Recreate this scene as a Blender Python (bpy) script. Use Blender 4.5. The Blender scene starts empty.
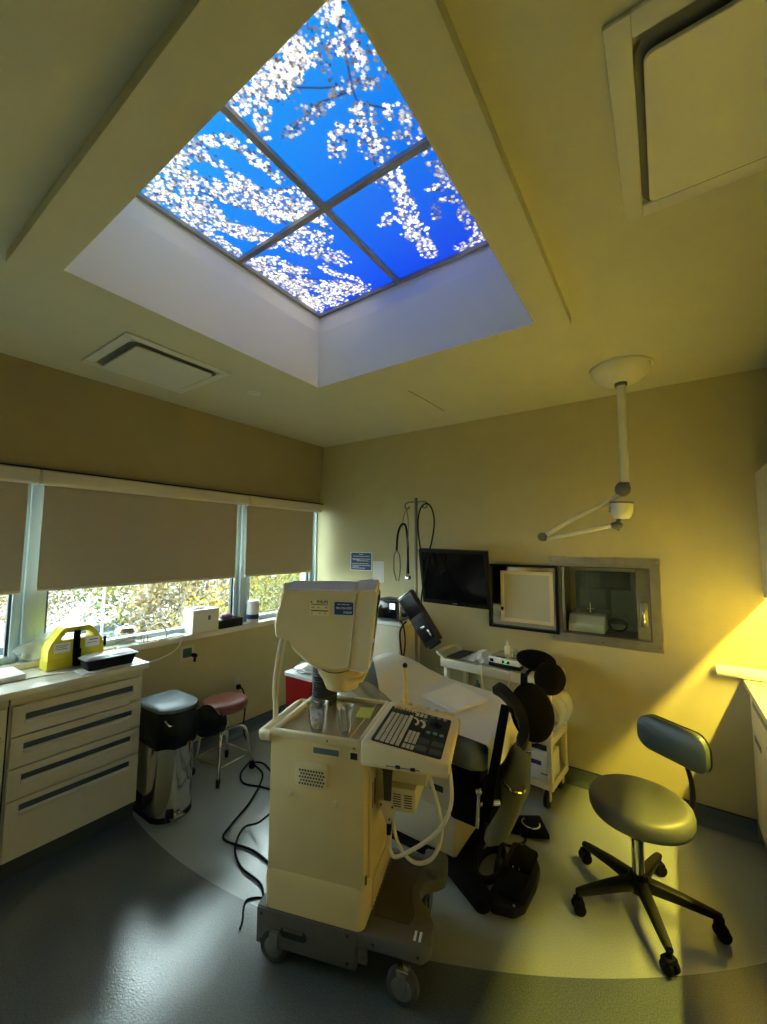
import bpy, bmesh, math, random
import numpy as np
from mathutils import Vector as V, Matrix as M
R = math.radians; PI = math.pi
random.seed(7)
SC = bpy.context.scene
COL = SC.collection

# ------------------------------------------------------------------ camera
cam = bpy.data.cameras.new('camera'); co = bpy.data.objects.new('camera', cam); COL.objects.link(co)
yaw, pitch, roll = 0.605824, 0.0840003, 0.00515931
_r = V((math.cos(yaw), math.sin(yaw), 0)); _f = V((-math.sin(yaw)*math.cos(pitch), math.cos(yaw)*math.cos(pitch), math.sin(pitch)))
_u = _r.cross(_f); rr = _r*math.cos(roll)+_u*math.sin(roll); uu = -_r*math.sin(roll)+_u*math.cos(roll)
co.matrix_world = M(((rr.x, uu.x, -_f.x, 0), (rr.y, uu.y, -_f.y, 0), (rr.z, uu.z, -_f.z, 1.65), (0, 0, 0, 1)))
cam.sensor_fit = 'VERTICAL'; cam.sensor_height = 24; cam.lens = 404.665/1024*24; cam.clip_start = 0.02; cam.clip_end = 400
SC.camera = co
# ------------------------------------------------------------------ world, sun, exposure
SKY_STRENGTH = 6.5; SUN_STRENGTH = 4.5; LAMP_POWER = 25.0; PANEL_STRENGTH = 0.78; EXPOSURE = 1.35
w = bpy.data.worlds.new('sky'); SC.world = w; w.use_nodes = True
bg = w.node_tree.nodes['Background']; bg.inputs[0].default_value = (0.80, 0.93, 0.98, 1); bg.inputs[1].default_value = SKY_STRENGTH
sun = bpy.data.lights.new('sun', 'SUN'); sun.energy = SUN_STRENGTH; sun.angle = R(1); sun.color = (1, .95, .86)
so = bpy.data.objects.new('sun', sun); COL.objects.link(so); so.location = (30, -20, 40); so.rotation_euler = V((30, -20, 34)).to_track_quat('Z', 'Y').to_euler()
vs = SC.view_settings; vs.view_transform = 'Standard'; vs.look = 'None'; vs.gamma = 1; vs.use_curve_mapping = False; vs.exposure = EXPOSURE
# yellow lamp under the wall cabinet: shines down from behind the cabinet's front lip
ll = bpy.data.lights.new('cabinet_lamp', 'AREA'); ll.shape = 'RECTANGLE'; ll.size = .016; ll.size_y = 1.5; ll.energy = LAMP_POWER; ll.color = (1, .80, .09)
lo = bpy.data.objects.new('cabinet_lamp', ll); COL.objects.link(lo); lo.location = (.608, 2.35, 1.534); lo.rotation_euler = (0, R(26), 0)

# ------------------------------------------------------------------ materials
def lin(c):
    return tuple((x/12.92 if x <= .04045 else ((x+.055)/1.055)**2.4) for x in c)
def mat(name, c, rough=.5, metal=0, noise=0, nscale=30, bump=0, bscale=200, spec=.5, trans=0, alpha=1, sss=0, coat=0, srgb=False):
    m = bpy.data.materials.new(name); m.use_nodes = True; nt = m.node_tree; b = nt.nodes['Principled BSDF']
    if srgb: c = lin(c)
    b.inputs['Base Color'].default_value = (*c, 1); b.inputs['Roughness'].default_value = rough; b.inputs['Metallic'].default_value = metal
    b.inputs['Specular IOR Level'].default_value = spec; b.inputs['Transmission Weight'].default_value = trans; b.inputs['Alpha'].default_value = alpha
    b.inputs['Coat Weight'].default_value = coat
    tc = nt.nodes.new('ShaderNodeTexCoord')
    if noise:
        n = nt.nodes.new('ShaderNodeTexNoise'); n.inputs['Scale'].default_value = nscale; n.inputs['Detail'].default_value = 4
        r = nt.nodes.new('ShaderNodeValToRGB'); r.color_ramp.elements[0].position = .3; r.color_ramp.elements[1].position = .7
        r.color_ramp.elements[0].color = (*[x*(1-noise) for x in c], 1); r.color_ramp.elements[1].color = (*[min(1, x*(1+noise)) for x in c], 1)
        nt.links.new(tc.outputs['Object'], n.inputs['Vector']); nt.links.new(n.outputs['Fac'], r.inputs['Fac']); nt.links.new(r.outputs['Color'], b.inputs['Base Color'])
    if bump:
        n = nt.nodes.new('ShaderNodeTexNoise'); n.inputs['Scale'].default_value = bscale; n.inputs['Detail'].default_value = 3
        bp = nt.nodes.new('ShaderNodeBump'); bp.inputs['Strength'].default_value = bump; bp.inputs['Distance'].default_value = .004
        nt.links.new(tc.outputs['Object'], n.inputs['Vector']); nt.links.new(n.outputs['Fac'], bp.inputs['Height']); nt.links.new(bp.outputs['Normal'], b.inputs['Normal'])
    return m
def glass(name, tint=(1, 1, 1), gloss=.08, rough=.02, haze=0, hazec=(.9, .9, .9)):
    m = bpy.data.materials.new(name); m.use_nodes = True; nt = m.node_tree; nt.nodes.clear()
    o = nt.nodes.new('ShaderNodeOutputMaterial'); t = nt.nodes.new('ShaderNodeBsdfTransparent'); t.inputs[0].default_value = (*tint, 1)
    g = nt.nodes.new('ShaderNodeBsdfGlossy'); g.inputs['Roughness'].default_value = rough; mx = nt.nodes.new('ShaderNodeMixShader')
    lw = nt.nodes.new('ShaderNodeLayerWeight'); lw.inputs['Blend'].default_value = .25
    mt = nt.nodes.new('ShaderNodeMath'); mt.operation = 'MULTIPLY_ADD'; mt.inputs[1].default_value = .5; mt.inputs[2].default_value = gloss
    nt.links.new(lw.outputs['Fresnel'], mt.inputs[0]); nt.links.new(mt.outputs[0], mx.inputs[0]); nt.links.new(t.outputs[0], mx.inputs[1]); nt.links.new(g.outputs[0], mx.inputs[2])
    last = mx
    if haze:
        d = nt.nodes.new('ShaderNodeBsdfDiffuse'); d.inputs[0].default_value = (*hazec, 1); m2 = nt.nodes.new('ShaderNodeMixShader'); m2.inputs[0].default_value = haze
        nt.links.new(mx.outputs[0], m2.inputs[1]); nt.links.new(d.outputs[0], m2.inputs[2]); last = m2
    nt.links.new(last.outputs[0], o.inputs[0]); return m
def vcol(name, emit=0, rough=.6, transl=0):
    m = bpy.data.materials.new(name); m.use_nodes = True; nt = m.node_tree; b = nt.nodes['Principled BSDF']; b.inputs['Roughness'].default_value = rough
    a = nt.nodes.new('ShaderNodeAttribute'); a.attribute_name = 'print'
    if emit:
        b.inputs['Base Color'].default_value = (.02, .02, .02, 1); nt.links.new(a.outputs['Color'], b.inputs['Emission Color']); b.inputs['Emission Strength'].default_value = emit
    else:
        nt.links.new(a.outputs['Color'], b.inputs['Base Color'])
        if transl:
            t = nt.nodes.new('ShaderNodeBsdfTranslucent'); nt.links.new(a.outputs['Color'], t.inputs[0]); mx = nt.nodes.new('ShaderNodeMixShader'); mx.inputs[0].default_value = transl
            nt.links.new(b.outputs[0], mx.inputs[1]); nt.links.new(t.outputs[0], mx.inputs[2]); nt.links.new(mx.outputs[0], nt.nodes['Material Output'].inputs[0])
    return m
def emis(name, c, s):
    m = bpy.data.materials.new(name); m.use_nodes = True; b = m.node_tree.nodes['Principled BSDF']
    b.inputs['Base Color'].default_value = (*c, 1); b.inputs['Emission Color'].default_value = (*c, 1); b.inputs['Emission Strength'].default_value = s; return m
def floor_mat():
    m = bpy.data.materials.new('floor_vinyl'); m.use_nodes = True; nt = m.node_tree; b = nt.nodes['Principled BSDF']; L = nt.links.new
    g = nt.nodes.new('ShaderNodeNewGeometry'); s = nt.nodes.new('ShaderNodeVectorMath'); s.operation = 'DISTANCE'
    z = nt.nodes.new('ShaderNodeVectorMath'); z.operation = 'MULTIPLY'; z.inputs[1].default_value = (1, 1, 0)
    L(g.outputs['Position'], z.inputs[0]); L(z.outputs[0], s.inputs[0]); s.inputs[1].default_value = (-2.277, 4.812, 0)
    lt = nt.nodes.new('ShaderNodeMath'); lt.operation = 'LESS_THAN'; lt.inputs[1].default_value = 3.5546; L(s.outputs['Value'], lt.inputs[0])
    n = nt.nodes.new('ShaderNodeTexNoise'); n.inputs['Scale'].default_value = 190; n.inputs['Detail'].default_value = 3; L(g.outputs['Position'], n.inputs['Vector'])
    def ramp(a, c):
        r = nt.nodes.new('ShaderNodeValToRGB'); r.color_ramp.elements[0].position = .38; r.color_ramp.elements[1].position = .64
        r.color_ramp.elements[0].color = (*a, 1); r.color_ramp.elements[1].color = (*c, 1); L(n.outputs['Fac'], r.inputs['Fac']); return r
    r1 = ramp((.058, .074, .085), (.115, .140, .150)); r2 = ramp((.25, .285, .29), (.32, .355, .355))
    mx = nt.nodes.new('ShaderNodeMix'); mx.data_type = 'RGBA'; L(lt.outputs[0], mx.inputs['Factor']); L(r1.outputs[0], mx.inputs['A']); L(r2.outputs[0], mx.inputs['B'])
    L(mx.outputs['Result'], b.inputs['Base Color']); b.inputs['Roughness'].default_value = .45; b.inputs['Specular IOR Level'].default_value = .4; b.inputs['Coat Weight'].default_value = .85; b.inputs['Coat IOR'].default_value = 2.0; b.inputs['Coat Roughness'].default_value = .12
    n2 = nt.nodes.new('ShaderNodeTexNoise'); n2.inputs['Scale'].default_value = 170; n2.inputs['Detail'].default_value = 2; L(g.outputs['Position'], n2.inputs['Vector'])
    bp = nt.nodes.new('ShaderNodeBump'); bp.inputs['Strength'].default_value = .16; bp.inputs['Distance'].default_value = .004; L(n2.outputs['Fac'], bp.inputs['Height']); L(bp.outputs[0], b.inputs['Normal']); L(bp.outputs[0], b.inputs['Coat Normal'])
    return m
X = {}
X['floor'] = floor_mat()
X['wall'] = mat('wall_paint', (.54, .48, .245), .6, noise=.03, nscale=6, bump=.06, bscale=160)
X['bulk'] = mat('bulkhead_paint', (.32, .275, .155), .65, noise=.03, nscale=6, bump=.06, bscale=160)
X['ceil'] = mat('ceiling_paint', (.58, .565, .41), .7, noise=.02, nscale=5, bump=.08, bscale=140)
X['recess'] = mat('recess_paint', (.86, .85, .84), .6)
X['cove'] = mat('cove_base', (.10, .125, .145), .35, noise=.2, nscale=190)
X['dark'] = mat('dark_gap', (.012, .012, .012), .7)
X['lam'] = mat('cream_laminate', (.68, .61, .45), .42, noise=.02, nscale=20)
X['lam2'] = mat('counter_laminate', (.74, .70, .60), .25)
X['greyp'] = mat('grey_handle_inlay', (.055, .075, .085), .4)
X['toe'] = mat('toe_kick', (.05, .06, .06), .6)
X['blind'] = mat('blind_fabric', (.46, .40, .30), .85, noise=.05, nscale=300)
X['cass'] = mat('blind_cassette', (.62, .56, .44), .5)
X['frame'] = mat('window_aluminium', (.40, .50, .54), .35, .25)
X['framed'] = mat('window_gasket', (.03, .035, .04), .6)
X['pane'] = glass('window_glass', (.93, .98, .96), .03)
X['beige'] = mat('beige_plastic', (.76, .61, .30), .38, noise=.02, nscale=8)
X['beige2'] = mat('pale_beige_plastic', (.80, .68, .41), .38)
X['chassis'] = mat('grey_chassis', (.105, .100, .085), .5, noise=.06, nscale=40)
X['chassis2'] = mat('brown_footwell', (.062, .047, .028), .6, noise=.1, nscale=60)
X['black'] = mat('black_plastic', (.006, .006, .0065), .5, spec=.22)
X['blackm'] = mat('matt_black', (.0045, .0045, .005), .75, spec=.1)
X['rubber'] = mat('grey_rubber', (.045, .043, .04), .6)
X['rubberb'] = mat('black_rubber', (.009, .009, .009), .6, spec=.25)
X['chrome'] = mat('chrome', (.75, .75, .73), .12, 1)
X['steel'] = mat('brushed_steel', (.60, .58, .52), .13, 1, noise=.08, nscale=60)
X['steel2'] = mat('dull_steel', (.56, .52, .43), .34, 1, noise=.12, nscale=14)
X['white'] = mat('white_plastic', (.80, .80, .77), .4)
X['paper'] = mat('white_paper', (.82, .80, .75), .8, bump=.25, bscale=22)
X['towel'] = mat('paper_towel', (.92, .90, .84), .9, bump=.3, bscale=240)
X['vinyl'] = mat('blue_grey_vinyl', (.10, .135, .17), .38, bump=.05, bscale=500)
X['seatv'] = mat('grey_green_vinyl', (.105, .115, .098), .42, bump=.05, bscale=500)
X['backv'] = mat('dark_teal_vinyl', (.05, .068, .066), .45)
X['brownv'] = mat('brown_vinyl', (.23, .065, .045), .4, bump=.04, bscale=400)
X['tableb'] = mat('table_base_plastic', (.60, .53, .38), .45)
X['tabled'] = mat('leg_panel_plastic', (.20, .20, .13), .45)
X['lidgrey'] = mat('bin_lid_plastic', (.13, .175, .20), .4)
X['bag'] = mat('black_bag', (.004, .004, .0045), .35, bump=1, bscale=22, spec=.35)
X['red'] = mat('red_plastic', (.38, .008, .010), .4)
X['yellow'] = mat('yellow_plastic', (.72, .60, .02), .45)
X['clear'] = glass('clear_plastic', (.96, .96, .94), .10, .05, .03)
X['tray'] = glass('smoky_cover', (.95, .90, .78), .06, .15, .15, (.70, .62, .42))
X['film'] = glass('plastic_film', (.93, .95, .95), .22, .15, .28, (.85, .87, .85))
X['cream'] = mat('cream_cart_plastic', (.72, .65, .47), .5)
X['screen'] = mat('black_screen', (.006, .006, .007), .12)
X['blue'] = mat('blue_print', (.012, .055, .16), .5)
X['whitep'] = mat('white_print', (.80, .82, .84), .6)
X['yellowp'] = mat('yellow_print', (.86, .74, .34), .6)
X['inkp'] = mat('brown_ink', (.10, .08, .03), .7)
X['skylit_bleach'] = mat('skylit_bleached_plastic', (.80, .75, .66), .4)  # bleaching plus the skylight's sheen, both put into this pale colour
X['keys'] = mat('pale_keys', (.55, .55, .50), .5)
X['kbpad'] = mat('keyboard_panel', (.012, .015, .020), .5)
X['teal'] = mat('teal_buttons', (.10, .25, .27), .4)
X['pinkb'] = mat('pale_pink_button', (.55, .40, .36), .4)
X['cord'] = mat('cream_cable', (.70, .62, .42), .5)
X['cable'] = mat('dark_cable', (.008, .010, .011), .7, spec=.12)
X['green'] = mat('green_outlet', (.02, .11, .07), .4)
X['purple'] = mat('purple_tissue', (.10, .03, .17), .8)
X['post'] = mat('note_yellow', (.62, .66, .12), .7)
X['foam'] = mat('cotton', (.80, .76, .58), .9)
X['lamp'] = mat('lamp_enamel', (.72, .70, .58), .3)
X['joint'] = mat('grey_joint', (.13, .14, .14), .45)
X['pole'] = mat('pole_metal', (.20, .19, .15), .35, .8)
X['brownd'] = mat('brown_black_plastic', (.035, .022, .018), .35)
X['insteel'] = mat('cabinet_lining', (.20, .17, .11), .4, .6, noise=.15, nscale=8)
X['inglass'] = glass('inner_glass', (.55, .53, .45), .07, .02)
X['doorglass'] = mat('frosted_glass', (.55, .54, .42), .3)
X['gdisp'] = emis('green_display', (.10, .85, .15), 1.0)
X['wdisp'] = emis('pale_display', (.75, .90, .95), .75)
X['tube'] = emis('lamp_tube', (1, .72, .20), 2.5)
X['leaf'] = vcol('leaf', 0, .6, .35)
X['bark'] = mat('bark', (.10, .075, .05), .9, noise=.3, nscale=20)
X['ground'] = mat('asphalt', (.055, .055, .052), .9, noise=.2, nscale=.6)
X['grass'] = mat('grass', (.20, .26, .09), .9, noise=.4, nscale=1.2)
X['carw'] = mat('white_car_paint', (.34, .36, .37), .25, coat=.5)
X['card'] = mat('dark_car_paint', (.06, .07, .09), .25, coat=.5)
X['carg'] = mat('silver_car_paint', (.16, .18, .19), .25, .3, coat=.5)
X['cglass'] = mat('car_glass', (.03, .04, .05), .1)

# ------------------------------------------------------------------ mesh builder
class MB:
    def __init__(s): s.bm = bmesh.new()
    def _add(s, bm2):
        me = bpy.data.meshes.new('t'); bm2.to_mesh(me); bm2.free(); s.bm.from_mesh(me); bpy.data.meshes.remove(me); return s
    def box(s, x0, x1, y0, y1, z0, z1, bev=0, seg=2, m=None):
        b = bmesh.new(); bmesh.ops.create_cube(b, size=1)
        for v in b.verts: v.co = V((x0+(v.co.x+.5)*(x1-x0), y0+(v.co.y+.5)*(y1-y0), z0+(v.co.z+.5)*(z1-z0)))
        if bev: bmesh.ops.bevel(b, geom=b.edges[:], offset=bev, segments=seg, profile=.5, affect='EDGES')
        if m: b.transform(m)
        return s._add(b)
    def prism(s, poly, ex, ey, o=(0, 0, 0), d=.1, bev=0, seg=2):
        """polygon in the plane (ex, ey) at o, pushed d along ex x ey"""
        ex, ey, o = V(ex), V(ey), V(o); n = ex.cross(ey).normalized(); b = bmesh.new()
        vs = [b.verts.new(o+ex*p[0]+ey*p[1]) for p in poly]; f = b.faces.new(vs)
        r = bmesh.ops.extrude_face_region(b, geom=[f]); 
        for v in r['geom']:
            if isinstance(v, bmesh.types.BMVert): v.co += n*d
        bmesh.ops.recalc_face_normals(b, faces=b.faces[:])
        if bev: bmesh.ops.bevel(b, geom=b.edges[:], offset=bev, segments=seg, profile=.5, affect='EDGES')
        return s._add(b)
    def cyl(s, p0, p1, r0, r1=None, n=16, bev=0):
        p0, p1 = V(p0), V(p1); r1 = r0 if r1 is None else r1; d = p1-p0; b = bmesh.new()
        bmesh.ops.create_cone(b, cap_ends=True, segments=n, radius1=r0, radius2=r1, depth=d.length)
        if bev: bmesh.ops.bevel(b, geom=[e for e in b.edges if len([f for f in e.link_faces if len(f.verts) > 4]) == 1], offset=bev, segments=2, profile=.5, affect='EDGES')
        b.transform(M.Translation((p0+p1)/2) @ d.to_track_quat('Z', 'Y').to_matrix().to_4x4()); return s._add(b)
    def sph(s, c, r, n=14, m=None):
        b = bmesh.new(); bmesh.ops.create_uvsphere(b, u_segments=n, v_segments=max(6, n*2//3), radius=1); r = (r, r, r) if not isinstance(r, (tuple, list)) else r
        b.transform(M.Translation(c) @ (m or M()) @ M.Diagonal((*r, 1))); return s._add(b)
    def lathe(s, prof, c=(0, 0, 0), n=24, m=None, sx=1, sy=1):
        b = bmesh.new(); rings = []
        for r, z in prof:
            rings.append([b.verts.new((max(r, 1e-4)*math.cos(2*PI*k/n)*sx, max(r, 1e-4)*math.sin(2*PI*k/n)*sy, z)) for k in range(n)])
        for a, c2 in zip(rings, rings[1:]):
            for k in range(n): b.faces.new((a[k], a[(k+1) % n], c2[(k+1) % n], c2[k]))
        if prof[0][0] > 1e-3: b.faces.new(rings[0][::-1])
        if prof[-1][0] > 1e-3: b.faces.new(rings[-1])
        bmesh.ops.recalc_face_normals(b, faces=b.faces[:])
        b.transform(M.Translation(c) @ (m or M())); return s._add(b)
    def tube(s, pts, r, n=8, smooth=0, closed=False, flat=1):
        pts = [V(p) for p in pts]
        if smooth: pts = catmull(pts, smooth, closed)
        b = bmesh.new(); rings = []; N = len(pts); up = None
        for i, p in enumerate(pts):
            t = (pts[(i+1) % N]-pts[i-1]) if closed else (pts[min(i+1, N-1)]-pts[max(i-1, 0)])
            t = t.normalized() if t.length > 1e-9 else V((0, 0, 1))
            if up is None: up = t.orthogonal().normalized()
            up = (up-t*up.dot(t)); up = up.normalized() if up.length > 1e-6 else t.orthogonal().normalized()
            sd = t.cross(up); rad = r[i*len(r)//N] if isinstance(r, (list, tuple)) else r
            rings.append([b.verts.new(p+(up*math.cos(2*PI*k/n)+sd*math.sin(2*PI*k/n)*flat)*rad) for k in range(n)])
        for i in range(N if closed else N-1):
            a, c = rings[i], rings[(i+1) % N]
            for k in range(n): b.faces.new((a[k], a[(k+1) % n], c[(k+1) % n], c[k]))
        if not closed: b.faces.new(rings[0][::-1]); b.faces.new(rings[-1])
        bmesh.ops.recalc_face_normals(b, faces=b.faces[:]); return s._add(b)
    def loft(s, secs, cap=True):
        b = bmesh.new(); rings = [[b.verts.new(p) for p in sec] for sec in secs]; n = len(rings[0])
        for a, c in zip(rings, rings[1:]):
            for k in range(n): b.faces.new((a[k], a[(k+1) % n], c[(k+1) % n], c[k]))
        if cap: b.faces.new(rings[0][::-1]); b.faces.new(rings[-1])
        bmesh.ops.recalc_face_normals(b, faces=b.faces[:]); return s._add(b)
    def grid(s, fn, nu, nv, thick=0):
        b = bmesh.new(); g = [[b.verts.new(fn(i/nu, j/nv)) for j in range(nv+1)] for i in range(nu+1)]
        for i in range(nu):
            for j in range(nv): b.faces.new((g[i][j], g[i+1][j], g[i+1][j+1], g[i][j+1]))
        if thick:
            bmesh.ops.recalc_face_normals(b, faces=b.faces[:]); bmesh.ops.solidify(b, geom=b.faces[:], thickness=thick)
        return s._add(b)
    def text(s, body, size, m, align='CENTER', depth=.0004, bold=0):
        cu = bpy.data.curves.new('t', 'FONT'); cu.body = body; cu.size = size; cu.align_x = align; cu.align_y = 'CENTER'; cu.extrude = depth; cu.resolution_u = 2; cu.offset = bold
        o = bpy.data.objects.new('t', cu); COL.objects.link(o); dg = bpy.context.evaluated_depsgraph_get(); me = bpy.data.meshes.new_from_object(o.evaluated_get(dg))
        bpy.data.objects.remove(o); bpy.data.curves.remove(cu); me.transform(m); s.bm.from_mesh(me); bpy.data.meshes.remove(me); return s
    def xf(s, m): s.bm.transform(m); return s
def catmull(p, k, closed=False):
    out = []; n = len(p)
    for i in range(n if closed else n-1):
        p0, p1, p2, p3 = (p[(i-1) % n] if closed or i > 0 else p[0]), p[i], p[(i+1) % n], (p[(i+2) % n] if closed or i+2 < n else p[-1])
        for j in range(k):
            t = j/k; out.append(.5*((2*p1)+(p2-p0)*t+(2*p0-5*p1+4*p2-p3)*t*t+(3*p1-p0-3*p2+p3)*t**3))
    if not closed: out.append(p[-1])
    return out
def rrect(hw, hh, r, seg=4, cx=0, cy=0):
    out = []
    for qx, qy, a0 in ((1, 1, 0), (-1, 1, 90), (-1, -1, 180), (1, -1, 270)):
        for k in range(seg+1):
            a = R(a0+90*k/seg); out.append((cx+qx*(hw-r)+r*math.cos(a), cy+qy*(hh-r)+r*math.sin(a)))
    return out
W = {}
def root_of(o):
    while o.parent: o = o.parent
    return o
def tag(o, label=None, cat=None, group=None, kind=None):
    if label: o['label'] = label
    if cat: o['category'] = cat
    if group: o['group'] = group
    if kind: o['kind'] = kind
    return o
def thing(name, label, cat, loc, rz=0, group=None):
    o = bpy.data.objects.new(name, None); COL.objects.link(o); o.location = loc; o.rotation_euler = (0, 0, rz); o.empty_display_size = .05
    W[o.name] = M.Translation(loc) @ M.Rotation(rz, 4, 'Z'); return tag(o, label, cat, group)
def obj(name, mb, m, parent=None, local=False, label=None, sharp=38, kind=None):
    """link the builder as ONE mesh; coordinates are world unless local (then: of the thing)"""
    me = bpy.data.meshes.new(name)
    if parent is not None:
        rt = root_of(parent)
        if not local: mb.bm.transform(W[rt.name].inverted())
        mb.bm.to_mesh(me); loc = (0, 0, 0)
    else:
        c = [v.co for v in mb.bm.verts]; loc = V(((min(v.x for v in c)+max(v.x for v in c))/2, (min(v.y for v in c)+max(v.y for v in c))/2, min(v.z for v in c)))
        mb.bm.transform(M.Translation(-loc)); mb.bm.to_mesh(me)
    mb.bm.free(); me.shade_smooth(); me.set_sharp_from_angle(angle=R(sharp)); me.materials.append(X[m] if isinstance(m, str) else m)
    o = bpy.data.objects.new(name, me); COL.objects.link(o); o.location = loc; o.parent = parent
    if parent is None: W[o.name] = M.Translation(loc)
    if label: o['label'] = label
    if kind: o['kind'] = kind
    return o
def one(name, mb, m, label, cat, group=None): return tag(obj(name, mb, m), label, cat, group)
def struct(name, mb, m, parent=None, **k):
    o = obj(name, mb, m, parent, **k)
    if parent is None: o['kind'] = 'structure'
    return o
def dup(r, loc, rz, label=None):
    c = r.copy(); COL.objects.link(c); c.location = loc; c.rotation_euler = (0, 0, rz); W[c.name] = M.Translation(loc) @ M.Rotation(rz, 4, 'Z')
    if label: c['label'] = label
    for ch in list(r.children):
        d = ch.copy(); COL.objects.link(d); d.parent = c
        for g in list(ch.children): e = g.copy(); COL.objects.link(e); e.parent = d
    return c
def screw(p, n=(0, -1, 0), r=.006): return MB().sph(p, r, 8)
# ================================================================== THE SETTING
D, XL, XR, YN, CZ = 3.233, -3.12, .95, -1.3, 2.729
SOF = 2.684
struct('floor', MB().box(XL-.25, XR+.1, YN-.1, D+.1, -.06, 0), 'floor')
# ceiling with the hole for the light well
mb = MB()
OX0, OX1, OY0, OY1 = -1.825, -.452, .50, 1.875
for a in ((XL-.25, OX0, YN-.1, D+.1), (OX1, XR+.1, YN-.1, D+.1), (OX0, OX1, YN-.1, OY0), (OX0, OX1, OY1, D+.1)): mb.box(*a, CZ, CZ+.05)
ceiling = struct('ceiling', mb, 'ceil')
obj('ceiling_mark', MB().tube([(-1.42, 2.34, CZ-.001), (-1.405, 2.6, CZ-.001), (-1.40, 2.86, CZ-.001)], .0022, 5, 4), 'inkp', ceiling, label='thin dark scuff line')
mb = MB()
for a in ((-1.95, OX0, .363, 1.99), (OX1, -.3135, .363, 1.99), (OX0, OX1, .363, OY0), (OX0, OX1, OY1, 1.99)): mb.box(*a, SOF, CZ-.0005)
struct('trim_1', mb, 'ceil')
# tapering light well above the soffit
PX0, PX1, PY0, PY1, PZ = -1.742, -.534, .581, 1.789, 3.11
mb = MB()
lv = [(OX0, OX1, OY0, OY1, SOF), (PX0-.012, PX1+.012, PY0-.012, PY1+.012, 3.0), (PX0, PX1, PY0, PY1, PZ)]
for (a, b) in zip(lv, lv[1:]):
    c1 = [(a[0], a[2], a[4]), (a[1], a[2], a[4]), (a[1], a[3], a[4]), (a[0], a[3], a[4])]; c2 = [(b[0], b[2], b[4]), (b[1], b[2], b[4]), (b[1], b[3], b[4]), (b[0], b[3], b[4])]
    bm2 = bmesh.new(); q1 = [bm2.verts.new(p) for p in c1]; q2 = [bm2.verts.new(p) for p in c2]
    for k in range(4): bm2.faces.new((q1[k], q2[k], q2[(k+1) % 4], q1[(k+1) % 4]))
    mb._add(bm2)
# outer shell of the well, so that no daylight leaks in
mb.box(PX0-.2, PX0-.17, PY0-.2, PY1+.2, CZ+.05, PZ+.1).box(PX1+.17, PX1+.2, PY0-.2, PY1+.2, CZ+.05, PZ+.1).box(PX0-.2, PX1+.2, PY0-.2, PY0-.17, CZ+.05, PZ+.1).box(PX0-.2, PX1+.2, PY1+.17, PY1+.2, CZ+.05, PZ+.1).box(PX0-.2, PX1+.2, PY0-.2, PY1+.2, PZ+.07, PZ+.1)
struct('trim_2', mb, 'recess', sharp=10)
# walls: the back wall has the pass-through hole
HX0, HX1, HZ0, HZ1 = -.645, -.085, 1.024, 1.516
mb = MB()
for a in ((XL-.25, HX0, 0, CZ+.02), (HX1, XR+.1, 0, CZ+.02), (HX0, HX1, 0, HZ0), (HX0, HX1, HZ1, CZ+.02)): mb.box(a[0], a[1], D, D+.1, a[2], a[3])
struct('wall_back', mb, 'wall')
struct('wall_near', MB().box(XL-.25, XR+.1, YN-.1, YN, 0, CZ+.02), 'wall')
struct('wall_right', MB().box(XR, XR+.1, YN, D, 0, CZ+.02), 'wall')
SILL = .957
struct('wall_left', MB().box(XL-.25, XL, YN, D, 0, SILL-.03).box(XL-.25, XL-.02, YN, D, 2.08, CZ+.02), 'wall')
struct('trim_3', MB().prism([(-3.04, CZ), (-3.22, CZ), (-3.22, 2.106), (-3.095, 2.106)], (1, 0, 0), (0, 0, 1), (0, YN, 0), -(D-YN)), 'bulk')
# cove base
def cove(p0, p1, nrm):
    p0, p1, nrm = V(p0), V(p1), V(nrm); prof = [(0, .1), (.006, .1), (.007, .04), (.012, .02), (.025, .008), (.05, .0015), (0, .0015)]
    return MB().loft([[p+nrm*a+V((0, 0, b)) for a, b in prof] for p in (p0, p1)])
for nm, a, b, n in (('back', (XL, D, 0), (.365, D, 0), (0, -1, 0)), ('left', (XL, 1.34, 0), (XL, D, 0), (1, 0, 0)), ('near', (-2.5, YN, 0), (.4, YN, 0), (0, 1, 0))):
    struct('baseboard_'+nm, cove(a, b, n), 'cove')
struct('trim_4', MB().box(XL+.001, -.0+XL+.009, 1.34, D, .1, .103).box(XL, .366, D-.009, D-.001, .1, .103), 'dark')   # dark joint along the top of the cove
# window sill
struct('trim_5', MB().box(-3.27, -3.055, 1.285, D, SILL-.045, SILL, .004), 'lam2')
# windows
WX = -3.2
def window(n, y0, y1, z0=SILL+.0, z1=2.09):
    f = .045; mb = MB()
    mb.box(WX-.035, WX+.035, y0, y0+f, z0, z1, .004).box(WX-.035, WX+.035, y1-f, y1, z0, z1, .004).box(WX-.035, WX+.035, y0+f, y1-f, z0, z0+.04, .004).box(WX-.035, WX+.035, y0+f, y1-f, z1-.05, z1, .004)
    o = struct('window_%d' % n, mb, 'frame')
    g = MB(); i = f
    g.box(WX-.012, WX+.016, y0+i, y0+i+.014, z0+.04, z1-.05).box(WX-.012, WX+.016, y1-i-.014, y1-i, z0+.04, z1-.05)
    obj('gasket', g, 'framed', o)
    obj('pane', MB().box(WX-.004, WX, y0+i, y1-i, z0+.038, z1-.05), 'pane', o)
window(1, -1.28, .79); window(2, .86, 2.285); window(3, 2.36, 3.215)
struct('trim_6', MB().box(WX-.06, WX+.06, .79, .86, SILL, 2.09, .006).box(WX-.06, WX+.06, 2.285, 2.36, SILL, 2.09, .006), 'frame')
struct('trim_7', MB().box(WX-.05, XL, 3.215, D, SILL, 2.09), 'frame')
struct('cassette_gap_shade', MB().box(-3.099, -3.035, YN, D, 2.0955, 2.1055), 'dark')  # dark strip standing in for the shade in the gap above the cassettes
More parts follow.
